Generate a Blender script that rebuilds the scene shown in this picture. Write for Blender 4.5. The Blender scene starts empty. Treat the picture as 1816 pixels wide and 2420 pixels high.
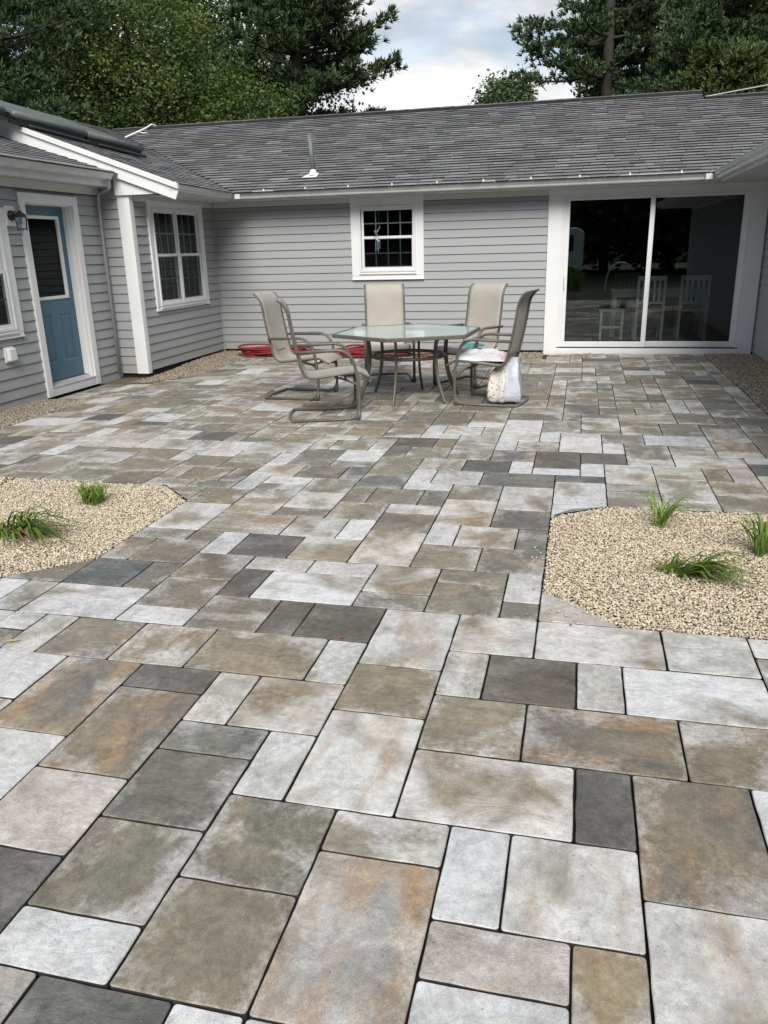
import bpy, math, random
import numpy as np
from mathutils import Vector, Matrix
random.seed(7); rng = np.random.default_rng(7)
SC = bpy.context.scene
COL = SC.collection

# ------------------------------------------------------------------ camera
CAM = np.array([0.7702, -2.7788, 1.5170])
CR = np.array([0.97213, 0.23323, -0.02397]); CU = np.array([-0.05154, 0.31233, 0.94857]); CF = np.array([-0.22873, 0.92090, -0.31565])
cd = bpy.data.cameras.new('camera'); cam = bpy.data.objects.new('camera', cd); COL.objects.link(cam)
cam.matrix_world = Matrix(((CR[0], CU[0], -CF[0], CAM[0]), (CR[1], CU[1], -CF[1], CAM[1]), (CR[2], CU[2], -CF[2], CAM[2]), (0, 0, 0, 1)))
cd.sensor_fit = 'HORIZONTAL'; cd.sensor_width = 36; cd.lens = 37.0755; cd.clip_start = 0.05; cd.clip_end = 1500
SC.camera = cam
def px(p):
    d = np.asarray(p, float) - CAM; k = d @ CF
    return 384 + 790.9 * (d @ CR) / k, 512 - 790.9 * (d @ CU) / k, k

# ------------------------------------------------------------------ world, sun, exposure
SUN_EL, SUN_AZ = math.radians(42), math.radians(166)     # azimuth clockwise from +Y
w = bpy.data.worlds.new('World'); SC.world = w; w.use_nodes = True
nt = w.node_tree; nt.nodes.clear()
out = nt.nodes.new('ShaderNodeOutputWorld'); bg = nt.nodes.new('ShaderNodeBackground'); nt.links.new(bg.outputs[0], out.inputs[0])
bg.inputs['Strength'].default_value = 0.115
sky = nt.nodes.new('ShaderNodeTexSky'); sky.sky_type = 'NISHITA'; sky.sun_disc = False
sky.sun_elevation = SUN_EL; sky.sun_rotation = SUN_AZ; sky.air_density = 1.0; sky.dust_density = 1.5
tc = nt.nodes.new('ShaderNodeTexCoord'); mp = nt.nodes.new('ShaderNodeMapping'); nt.links.new(tc.outputs['Generated'], mp.inputs[0])
mp.inputs['Scale'].default_value = (1.0, 1.0, 2.6); mp.inputs['Location'].default_value = (0.35, 0.1, 0.42)
def wn(scale, det, rough, dist=0.0):
    n = nt.nodes.new('ShaderNodeTexNoise'); nt.links.new(mp.outputs[0], n.inputs['Vector'])
    n.inputs['Scale'].default_value = scale; n.inputs['Detail'].default_value = det; n.inputs['Roughness'].default_value = rough; n.inputs['Distortion'].default_value = dist
    return n.outputs['Fac']
def wramp(src, pts):
    r = nt.nodes.new('ShaderNodeValToRGB'); nt.links.new(src, r.inputs[0]); e = r.color_ramp.elements
    while len(e) < len(pts): e.new(0.5)
    for k, (p, c) in zip(e, pts): k.position = p; k.color = c if len(c) == 4 else (*c, 1)
    return r.outputs[0]
cover = wramp(wn(2.2, 5, 0.5, 0.15), [(0.43, (0, 0, 0)), (0.55, (1, 1, 1))])
shade = wramp(wn(4.2, 6, 0.56, 0.25), [(0.30, (2.5, 2.85, 3.3)), (0.46, (4.4, 4.6, 4.85)), (0.60, (6.7, 6.7, 6.65))])
mx = nt.nodes.new('ShaderNodeMix'); mx.data_type = 'RGBA'
nt.links.new(cover, mx.inputs[0]); nt.links.new(sky.outputs[0], mx.inputs[6]); nt.links.new(shade, mx.inputs[7]); nt.links.new(mx.outputs[2], bg.inputs[0])
sl = bpy.data.lights.new('sun', 'SUN'); sl.energy = 2.7; sl.angle = math.radians(32); sl.color = (1.0, 0.95, 0.87)
so = bpy.data.objects.new('sun', sl); COL.objects.link(so)
sd = Vector((math.sin(SUN_AZ) * math.cos(SUN_EL), math.cos(SUN_AZ) * math.cos(SUN_EL), math.sin(SUN_EL)))
so.rotation_euler = sd.to_track_quat('Z', 'Y').to_euler(); so.location = (0, 0, 30)
SC.view_settings.view_transform = 'Standard'; SC.view_settings.look = 'None'; SC.view_settings.gamma = 1
SC.view_settings.use_curve_mapping = False; SC.view_settings.exposure = 0.50
SC.render.engine = 'CYCLES'; SC.cycles.max_bounces = 8; SC.cycles.transparent_max_bounces = 12

# ------------------------------------------------------------------ mesh helpers
WL = {}                                    # world location of the things built in world space
class MB:
    def __init__(s): s.v = []; s.f = []; s.at = {}; s.mi = []
    def add(s, vs, fs, mi=0, **at):
        b = len(s.v); s.v += [tuple(p) for p in vs]; s.f += [tuple(b + i for i in f) for f in fs]; s.mi += [mi] * len(fs)
        for k, a in at.items():
            L = s.at.setdefault(k, []); L += ([a] * len(vs) if not isinstance(a, list) else a)
        return s
    def box(s, x0, x1, y0, y1, z0, z1, **k):
        vs = [(x, y, z) for z in (z0, z1) for y in (y0, y1) for x in (x0, x1)]
        return s.add(vs, [(0, 2, 3, 1), (4, 5, 7, 6), (0, 1, 5, 4), (2, 6, 7, 3), (0, 4, 6, 2), (1, 3, 7, 5)], **k)
    def hexa(s, p, **k):                    # 8 points, bottom ring then top ring
        return s.add(p, [(3, 2, 1, 0), (4, 5, 6, 7), (0, 1, 5, 4), (1, 2, 6, 5), (2, 3, 7, 6), (3, 0, 4, 7)], **k)
    def prism(s, a, b, **k):                # two matching rings
        n = len(a); return s.add(list(a) + list(b), [tuple(range(n))[::-1], tuple(range(n, 2 * n))] + [(i, (i + 1) % n, n + (i + 1) % n, n + i) for i in range(n)], **k)
    def tube(s, pts, r, n=8, closed=False, flat=1.0, cap=True, up=(0, 0, 1), **k):
        P = [Vector(p) for p in pts]; m = len(P); base = len(s.v); vs = []
        for i, p in enumerate(P):
            t = (P[(i + 1) % m] - P[i - 1]) if closed else (P[min(i + 1, m - 1)] - P[max(i - 1, 0)])
            t.normalize(); u = Vector(up)
            if abs(t.dot(u)) > 0.96: u = Vector((1, 0, 0)) if abs(t.x) < .9 else Vector((0, 1, 0))
            if i and abs(prev.dot(t)) < .96: u = prev
            a = (u - t * u.dot(t)).normalized(); bb = t.cross(a); prev = a
            rr = r[i] if hasattr(r, '__len__') else r
            for j in range(n):
                an = 2 * math.pi * j / n; vs.append(p + a * math.cos(an) * rr * flat + bb * math.sin(an) * rr)
        fs = []
        for i in range(m if closed else m - 1):
            o = ((i + 1) % m) * n
            for j in range(n): fs.append((i * n + j, i * n + (j + 1) % n, o + (j + 1) % n, o + j))
        if cap and not closed: fs += [tuple(range(n))[::-1], tuple(range((m - 1) * n, m * n))]
        return s.add(vs, fs, **k)
    def build(s, name, mats, parent=None, smooth=False, bevel=0, loc=None):
        off = np.array(WL.get(parent, (0, 0, 0)) if parent is not None else (loc or (0, 0, 0)), float)
        V = np.array(s.v, float) - off
        return mesh_obj(name, V, s.f, mats, parent, smooth, bevel, s.at, s.mi, loc if parent is None else None)
def mesh_obj(name, V, F, mats, parent=None, smooth=False, bevel=0, at={}, mi=None, loc=None):
    me = bpy.data.meshes.new(name)
    if isinstance(F, np.ndarray):
        n, k = F.shape
        me.vertices.add(len(V)); me.vertices.foreach_set('co', np.ascontiguousarray(V, np.float32).ravel())
        me.loops.add(n * k); me.loops.foreach_set('vertex_index', F.astype(np.int32).ravel())
        me.polygons.add(n); me.polygons.foreach_set('loop_start', np.arange(0, n * k, k, dtype=np.int32))
        me.update(calc_edges=True)
    else: me.from_pydata([tuple(p) for p in V], [], F)
    for m in (mats if isinstance(mats, (list, tuple)) else [mats]): me.materials.append(m)
    if mi is not None and any(mi): me.polygons.foreach_set('material_index', np.array(mi, np.int32))
    for k, a in at.items():
        a = np.asarray(a, np.float32)
        if a.ndim == 1: t = me.attributes.new(k, 'FLOAT', 'POINT'); t.data.foreach_set('value', a)
        elif a.shape[1] == 4: t = me.attributes.new(k, 'FLOAT_COLOR', 'POINT'); t.data.foreach_set('color', a.ravel())
        else: t = me.attributes.new(k, 'FLOAT_VECTOR', 'POINT'); t.data.foreach_set('vector', a.ravel())
    if smooth: me.polygons.foreach_set('use_smooth', np.ones(len(me.polygons), bool))
    me.update()
    o = bpy.data.objects.new(name, me); COL.objects.link(o)
    if parent is not None: o.parent = parent; WL[o] = WL.get(parent, (0, 0, 0))
    else: o.location = loc or (0, 0, 0); WL[o] = tuple(loc or (0, 0, 0))
    if bevel: b = o.modifiers.new('bevel', 'BEVEL'); b.width = bevel; b.segments = 2; b.limit_method = 'ANGLE'
    return o
def tag(o, label=None, cat=None, group=None, kind=None):
    if label: o['label'] = label
    if cat: o['category'] = cat
    if group: o['group'] = group
    if kind: o['kind'] = kind
    return o
def empty(name, loc, label=None, cat=None, group=None, rz=0):
    o = bpy.data.objects.new(name, None); COL.objects.link(o); o.location = loc; o.rotation_euler = (0, 0, rz); WL[o] = tuple(loc)
    o.empty_display_size = .1
    return tag(o, label, cat, group)
def copy_tree(o, parent=None):
    c = o.copy(); COL.objects.link(c)
    if parent is not None: c.parent = parent
    for ch in list(o.children): copy_tree(ch, c)
    return c
def curve(pts, n=6, closed=False):          # Catmull-Rom
    P = [np.array(p, float) for p in pts]; m = len(P); o = []
    for i in range(m if closed else m - 1):
        a, b, c, d = (P[i - 1] if (i or closed) else 2 * P[0] - P[1]), P[i], P[(i + 1) % m], (P[(i + 2) % m] if (closed or i + 2 < m) else 2 * P[-1] - P[-2])
        for k in range(n):
            t = k / n; o.append(.5 * (2 * b + (c - a) * t + (2 * a - 5 * b + 4 * c - d) * t * t + (3 * b - a - 3 * c + d) * t ** 3))
    if not closed: o.append(P[-1])
    return o
def rounded(pts, r, n=4):                    # polyline with rounded corners
    P = [np.array(p, float) for p in pts]; o = [P[0]]
    for i in range(1, len(P) - 1):
        a, b, c = P[i - 1], P[i], P[i + 1]; rr = r[i] if hasattr(r, '__len__') else r
        u = a - b; v = c - b; lu, lv = np.linalg.norm(u), np.linalg.norm(v); q = min(rr, lu * .48, lv * .48)
        s, e = b + u / lu * q, b + v / lv * q
        for k in range(n + 1):
            t = k / n; o.append((1 - t) ** 2 * s + 2 * t * (1 - t) * b + t * t * e)
    return o + [P[-1]]

# ------------------------------------------------------------------ materials
class NT:
    def __init__(s, name):
        s.m = bpy.data.materials.new(name); s.m.use_nodes = True; s.t = s.m.node_tree; s.b = s.t.nodes['Principled BSDF']
    def n(s, ty, **k):
        x = s.t.nodes.new(ty)
        for a, v in k.items(): setattr(x, a, v)
        return x
    def put(s, i, v):
        if hasattr(v, 'is_output'): s.t.links.new(v, i)
        elif v is not None: i.default_value = v if not (isinstance(v, tuple) and len(v) == 3 and i.type == 'RGBA') else (*v, 1)
    def attr(s, name, out='Color'): return s.n('ShaderNodeAttribute', attribute_name=name).outputs[out]
    def noise(s, vec=None, scale=5, det=4, rough=.55, dist=0, out='Fac'):
        x = s.n('ShaderNodeTexNoise'); s.put(x.inputs['Vector'], vec); x.inputs['Scale'].default_value = scale
        x.inputs['Detail'].default_value = det; x.inputs['Roughness'].default_value = rough; x.inputs['Distortion'].default_value = dist; return x.outputs[out]
    def ramp(s, f, *pts):
        x = s.n('ShaderNodeValToRGB'); s.put(x.inputs[0], f); e = x.color_ramp.elements
        while len(e) < len(pts): e.new(.5)
        for k, (p, c) in zip(e, pts): k.position = p; k.color = (c, c, c, 1) if not isinstance(c, tuple) else (*c, 1)
        return x.outputs[0]
    def mix(s, f, a, b, mode='MIX'):
        x = s.n('ShaderNodeMix', data_type='RGBA', blend_type=mode); s.put(x.inputs[0], f); s.put(x.inputs[6], a); s.put(x.inputs[7], b); return x.outputs[2]
    def math(s, op, a, b=None, c=None, clamp=False):
        x = s.n('ShaderNodeMath', operation=op, use_clamp=clamp); s.put(x.inputs[0], a); s.put(x.inputs[1], b)
        if c is not None: s.put(x.inputs[2], c)
        return x.outputs[0]
    def obj(s): return s.n('ShaderNodeTexCoord').outputs['Object']
    def pos(s): return s.n('ShaderNodeNewGeometry').outputs['Position']
    def scl(s, v, k): x = s.n('ShaderNodeVectorMath', operation='MULTIPLY'); s.put(x.inputs[0], v); x.inputs[1].default_value = k; return x.outputs[0]
    def bump(s, h, st=.3, d=.01):
        x = s.n('ShaderNodeBump'); x.inputs['Strength'].default_value = st; x.inputs['Distance'].default_value = d; s.put(x.inputs['Height'], h); s.put(s.b.inputs['Normal'], x.outputs[0])
    def fin(s, col=None, rough=.6, metal=0, spec=None):
        s.put(s.b.inputs['Base Color'], col); s.put(s.b.inputs['Roughness'], rough); s.b.inputs['Metallic'].default_value = metal
        if spec is not None: s.b.inputs['Specular IOR Level'].default_value = spec
        return s.m
def plain(name, col, rough=.5, var=.12, scale=6, metal=0, spec=None, bump=0, bscale=60):
    t = NT(name); p = t.pos(); nz = t.noise(p, scale, 5, .6)
    dk = tuple(c * (1 - var) for c in col); lt = tuple(min(1, c * (1 + var)) for c in col)
    c = t.ramp(nz, (.3, dk), (.7, lt))
    if bump: t.bump(t.noise(p, bscale, 4, .6), bump, .003)
    return t.fin(c, rough, metal, spec)
M = {}
M['white'] = plain('white_trim', (.76, .775, .78), .45, .04, 3)
M['gutter'] = plain('white_gutter', (.62, .64, .64), .35, .12, 5)
M['soffit'] = plain('soffit_paint', (.60, .61, .60), .5, .05, 3)
M['vinyl'] = plain('window_vinyl', (.72, .74, .76), .35, .04, 4)
M['grid'] = plain('window_grid', (.42, .46, .46), .4, .05)
M['dark'] = plain('dark_gap', (.012, .012, .012), .8)
M['blackmetal'] = plain('black_metal', (.015, .015, .016), .35, .2)
M['spacer'] = plain('window_screen_frame', (.16, .17, .18), .4)
# vinyl siding: fine wood grain along the board, light dirt
t = NT('siding_vinyl'); p = t.pos(); g = t.noise(t.scl(p, (3, 3, 160)), 1.5, 5, .6); d = t.noise(p, 1.6, 5, .6)
c = t.mix(t.ramp(d, (.35, .0), (.75, .55)), (.345, .365, .375), (.38, .398, .406)); c = t.mix(.22, c, t.ramp(g, (.3, .28), (.7, .45)), 'SOFT_LIGHT')
splash = t.n('ShaderNodeSeparateXYZ'); t.put(splash.inputs[0], p)
low = t.math('MULTIPLY', t.ramp(splash.outputs[2], (0.0, 1.0), (.32, 0.0)), t.ramp(t.noise(p, 9, 5, .7), (.35, 0.0), (.7, .6)))
c = t.mix(low, c, (.27, .255, .22)); t.bump(g, .12, .003); M['siding'] = t.fin(c, .42)
# shingles
t = NT('asphalt_shingle'); p = t.pos(); tone = t.attr('tone'); gr = t.noise(p, 320, 2, .7); st = t.noise(t.scl(p, (1, .7, .7)), 1.1, 5, .65)
c = t.mix(t.ramp(st, (.38, 0.0), (.72, .6)), tone, (.10, .103, .108)); c = t.mix(.5, c, t.ramp(gr, (.25, .2), (.75, .8)), 'OVERLAY')
c = t.mix(t.ramp(t.noise(p, 2.7, 4, .6), (.60, 0.0), (.78, .5)), c, (.15, .17, .155))
t.bump(gr, .5, .004); M['shingle'] = t.fin(c, .93, spec=.25)
M['deck_edge_shade'] = plain('roof_underlay_edge_shade', (.02, .02, .022), .9)  # underlay, and shingle front edges with the course shadow painted in
# window glass: see-through with a mirror-like reflection at the pane's real place
def glass(name, tint, ior=.014, rough=0.0):
    t = NT(name); t.t.nodes.remove(t.b); o = t.t.nodes['Material Output']
    lw = t.n('ShaderNodeLayerWeight'); lw.inputs[0].default_value = .5; fr = t.n('ShaderNodeMath', operation='MULTIPLY_ADD'); t.put(fr.inputs[0], t.math('POWER', lw.outputs['Facing'], 4.5)); fr.inputs[1].default_value = .35 if ior < .04 else .8; fr.inputs[2].default_value = ior
    a = t.n('ShaderNodeBsdfTransparent'); a.inputs[0].default_value = (*tint, 1); b = t.n('ShaderNodeBsdfGlossy'); b.inputs['Roughness'].default_value = rough; b.inputs[0].default_value = (.95, 1, 1, 1)
    bp = t.n('ShaderNodeBump'); bp.inputs['Strength'].default_value = .02; bp.inputs['Distance'].default_value = .02; t.put(bp.inputs['Height'], t.noise(t.pos(), 1.3, 1, .4)); t.put(b.inputs['Normal'], bp.outputs[0])
    m = t.n('ShaderNodeMixShader'); t.put(m.inputs[0], fr.outputs[0]); t.put(m.inputs[1], a.outputs[0]); t.put(m.inputs[2], b.outputs[0]); t.put(o.inputs[0], m.outputs[0]); return t.m
M['glass'] = glass('window_glass', (.72, .77, .76)); M['doorglass'] = glass('sliding_door_glass', (.66, .71, .70), .075); M['lampglass'] = glass('lantern_glass', (.85, .88, .9), .05)
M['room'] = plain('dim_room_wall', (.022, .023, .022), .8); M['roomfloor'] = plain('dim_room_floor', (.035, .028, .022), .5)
M['whitepaint'] = plain('white_painted_wood', (.78, .80, .80), .5, .03)
M['teal'] = plain('blue_door_paint', (.06, .145, .215), .42, .06, 2, bump=.05)
M['sillgrey'] = plain('grey_sill', (.42, .42, .43), .6, .15, 12)
# pavers
t = NT('concrete_paver'); loc = t.attr('loc', 'Vector'); siz = t.attr('siz', 'Vector'); ca, cb, cc = t.attr('ca'), t.attr('cb'), t.attr('cc'); par = t.attr('par', 'Vector')
sp = t.n('ShaderNodeSeparateXYZ'); t.put(sp.inputs[0], par); sz = t.n('ShaderNodeSeparateXYZ'); t.put(sz.inputs[0], siz); lc = t.n('ShaderNodeSeparateXYZ'); t.put(lc.inputs[0], loc)
n1 = t.noise(loc, 2.7, 5, .58, .4); n2 = t.noise(t.scl(loc, (.75, 2.6, 1)), 2.5, 5, .6, .4); n3 = t.noise(t.scl(loc, (1, 1, 1.7)), 3.1, 5, .6, .5); fine = t.noise(loc, 38, 5, .75); grain = t.noise(loc, 420, 2, .6); cloud = t.noise(loc, 11, 5, .65)
f1 = t.math('SMOOTHSTEP', 0.0, 0.0) if False else t.ramp(t.math('ADD', t.math('ADD', n1, sp.outputs[0]), t.math('MULTIPLY', t.math('SUBTRACT', fine, .5), .14)), (.42, 0.0), (.58, 1.0))
f2 = t.ramp(t.math('ADD', t.math('ADD', n2, sp.outputs[1]), t.math('MULTIPLY', t.math('SUBTRACT', fine, .5), .16)), (.45, 0.0), (.64, .85))
c = t.mix(f1, ca, cb); c = t.mix(f2, c, cc)
ex = t.math('MINIMUM', lc.outputs[0], t.math('SUBTRACT', sz.outputs[0], lc.outputs[0])); ey = t.math('MINIMUM', lc.outputs[1], t.math('SUBTRACT', sz.outputs[1], lc.outputs[1])); ed = t.math('MINIMUM', ex, ey)
ef = t.math('MAXIMUM', t.ramp(t.math('ADD', t.math('ADD', t.math('MULTIPLY', n3, -1.0), t.math('MULTIPLY', ed, 1.6)), t.math('MULTIPLY', t.math('SUBTRACT', fine, .5), .25)), (0.0, 1.0), (1.0, 0.0)), 0.0); ef = t.ramp(t.math('ADD', t.math('SUBTRACT', n3, t.math('MULTIPLY', ed, 1.3)), t.math('MULTIPLY', t.math('SUBTRACT', fine, .5), .2)), (.44, 0.0), (.58, 1.0))
c = t.mix(t.math('MULTIPLY', ef, sz.outputs[2]), c, (.56, .56, .555))
c = t.mix(.75, c, t.ramp(cloud, (.28, .32), (.72, .64)), 'OVERLAY'); c = t.mix(.6, c, t.ramp(fine, (.3, .27), (.7, .7)), 'OVERLAY'); c = t.mix(.6, c, t.ramp(grain, (.25, .25), (.75, .74)), 'OVERLAY')
pit = t.ramp(t.noise(loc, 130, 2, .5), (.23, .75), (.32, 0.0)); c = t.mix(pit, c, (.05, .048, .045))
spk = t.ramp(t.noise(loc, 210, 1, .5), (.74, 0.0), (.80, .7)); c = t.mix(spk, c, (.62, .62, .6))
h = t.math('ADD', t.math('MULTIPLY', t.noise(t.scl(loc, (1, 1.8, 1)), 6, 5, .6, 1.2), 1.0), t.math('ADD', t.math('MULTIPLY', fine, .22), t.math('MULTIPLY', grain, .07)))
t.bump(h, .8, .012); M['paver'] = t.fin(c, t.ramp(n1, (.3, .6), (.7, .8)), spec=.3)
M['sand'] = plain('joint_sand', (.034, .032, .029), .95, .4, 60, bump=.4, bscale=300)
t = NT('pea_gravel'); col = t.attr('tone'); c = t.mix(.5, col, t.ramp(t.noise(t.pos(), 160, 3, .6), (.3, .35), (.7, .65)), 'OVERLAY'); M['pebble'] = t.fin(c, .6)
M['bedsoil'] = plain('gravel_bed_fines', (.13, .10, .07), .95, .5, 50, bump=.6, bscale=200)
M['lawn'] = plain('lawn_ground', (.05, .065, .03), .95, .4, 2)
t = NT('frame_bronze'); p = t.obj(); c = t.mix(t.ramp(t.noise(p, 9, 5, .7), (.45, 0.0), (.75, .5)), (.118, .108, .092), (.165, .152, .132)); t.bump(t.noise(p, 300, 2, .5), .06, .001); M['bronze'] = t.fin(c, .38, spec=.5)
# woven sling fabric
t = NT('sling_fabric'); uv = t.attr('uvw', 'Vector'); wv = t.n('ShaderNodeTexWave', wave_type='BANDS', bands_direction='Y'); t.put(wv.inputs[0], uv); wv.inputs['Scale'].default_value = 24; wv.inputs['Distortion'].default_value = .6
nz = t.noise(uv, 5, 5, .6); c = t.mix(t.ramp(nz, (.3, 0.0), (.75, .7)), (.42, .40, .355), (.335, .315, .275)); c = t.mix(.28, c, t.ramp(wv.outputs[0], (.2, .3), (.8, .62)), 'OVERLAY')
t.bump(wv.outputs[0], .25, .002); M['sling'] = t.fin(c, .75)
t.b.inputs['Transmission Weight'].default_value = 0
t = NT('frosted_table_glass'); p = t.obj(); c = t.mix(t.ramp(t.noise(p, 4, 5, .6), (.4, 0.0), (.8, .6)), (.40, .56, .54), (.50, .64, .61)); t.bump(t.noise(p, 60, 3, .5), .03, .001)
t.b.inputs['Coat Weight'].default_value = .6; t.b.inputs['Coat Roughness'].default_value = .05; M['tableglass'] = t.fin(c, .18, spec=.8)
M['hose'] = plain('red_hose', (.22, .018, .022), .4, .2, 8)
t = NT('printed_towel'); p = t.obj(); v = t.n('ShaderNodeTexVoronoi'); t.put(v.inputs['Vector'], t.scl(p, (7, 7, 7))); sel = t.ramp(t.noise(p, 5.5, 3, .5), (.60, 0.0), (.64, .9)); pc = t.ramp(v.outputs['Distance'], (.1, (.55, .04, .10)), (.3, (.75, .22, .33)), (.5, (.70, .72, .75)))
M['towel'] = t.fin(t.mix(sel, (.64, .67, .71), pc), .8)
t = NT('white_carrier_bag'); p = t.obj(); t.bump(t.noise(p, 26, 4, .6, 1.5), .5, .012); M['bag'] = t.fin(t.ramp(t.noise(p, 14, 4, .6), (.3, (.44, .47, .56)), (.7, (.54, .57, .64))), .35)
t = NT('flower_printed_bag'); p = t.obj(); v = t.n('ShaderNodeTexVoronoi'); t.put(v.inputs['Vector'], t.scl(p, (8, 8, 7))); v.inputs['Randomness'].default_value = 1
k = t.ramp(v.outputs['Distance'], (.26, 1.0), (.36, 0.0)); hue = t.ramp(t.noise(v.outputs['Position'], 3, 1, .5), (.40, (.55, .03, .04)), (.48, (.60, .10, .22)), (.53, (.62, .52, .05)), (.60, (.16, .30, .09)))
M['bagprint'] = t.fin(t.mix(k, (.62, .64, .62), hue), .5)
M['tealcloth'] = plain('teal_cloth', (.03, .28, .30), .8, .3, 20)
t = NT('solar_mat'); p = t.pos(); wv = t.n('ShaderNodeTexWave', wave_type='BANDS', bands_direction='Y'); t.put(wv.inputs[0], p); wv.inputs['Scale'].default_value = 9; t.bump(wv.outputs[0], .25, .003)
M['mat'] = t.fin(t.ramp(t.noise(p, 1.5, 4, .6), (.35, (.10, .12, .112)), (.7, (.16, .185, .17))), .33)
M['pipe'] = plain('black_pipe_and_shade', (.02, .024, .024), .35, .2)
M['ventgrey'] = plain('grey_vent_pipe', (.14, .15, .16), .55, .1); M['flash'] = plain('white_flashing', (.78, .80, .82), .35, .05)
def leafmat(name, a, b, tr=.12):
    t = NT(name); k = t.attr('tone', 'Fac'); c = t.ramp(k, (0.0, a), (1.0, b)); t.b.inputs['Subsurface Weight'].default_value = 0
    o = t.t.nodes['Material Output']; tb = t.n('ShaderNodeBsdfTranslucent'); t.put(tb.inputs[0], c); m = t.n('ShaderNodeMixShader'); m.inputs[0].default_value = tr
    t.fin(c, .55, spec=.35); t.put(m.inputs[1], t.b.outputs[0]); t.put(m.inputs[2], tb.outputs[0]); t.put(o.inputs[0], m.outputs[0]); return t.m
M['pine'] = leafmat('pine_needles', (.042, .074, .036), (.115, .17, .07)); M['maple'] = leafmat('yellow_green_leaves', (.055, .095, .026), (.16, .22, .052), .25)
M['oak'] = leafmat('dark_green_leaves', (.044, .078, .034), (.12, .18, .068), .15); M['bush'] = leafmat('mid_green_needles', (.05, .08, .02), (.11, .15, .045))
M['bark'] = plain('tree_bark', (.04, .035, .030), .9, .35, 8, bump=.5, bscale=30)
M['blade'] = leafmat('daylily_leaf', (.06, .12, .018), (.24, .36, .055), .3); M['deadblade'] = leafmat('withered_leaf', (.18, .12, .05), (.30, .24, .12), .2)
# ------------------------------------------------------------------ ground level
U = .165
def sm(x, a, b):
    t = np.clip((x - a) / (b - a), 0, 1); return t * t * (3 - 2 * t)
def zg(x, y): return -.05 * sm(-np.asarray(x, float), 3.4, 5.0) * sm(np.asarray(y, float), 1.5, 3.5) * (1 - sm(np.asarray(y, float), 7.0, 8.6))
def sheet(name, x0, x1, y0, y1, st, z, mat, parent=None, kind='structure'):
    xs = np.linspace(x0, x1, max(2, int((x1 - x0) / st) + 1)); ys = np.linspace(y0, y1, max(2, int((y1 - y0) / st) + 1))
    X, Y = np.meshgrid(xs, ys); V = np.stack([X.ravel(), Y.ravel(), (zg(X, Y) + z).ravel()], 1); nx = len(xs)
    i, j = np.meshgrid(np.arange(nx - 1), np.arange(len(ys) - 1)); a = (j * nx + i).ravel()
    o = mesh_obj(name, V, np.stack([a, a + 1, a + nx + 1, a + nx], 1), mat, parent); o['kind'] = kind; return o
gr = MB().box(-160, 160, -120, 200, -.6, -.16).build('ground', M['lawn']); gr['kind'] = 'structure'
patio = sheet('patio', -5.6, 3.6, -5.0, 9.6, .4, -.032, M['sand'])

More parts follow.
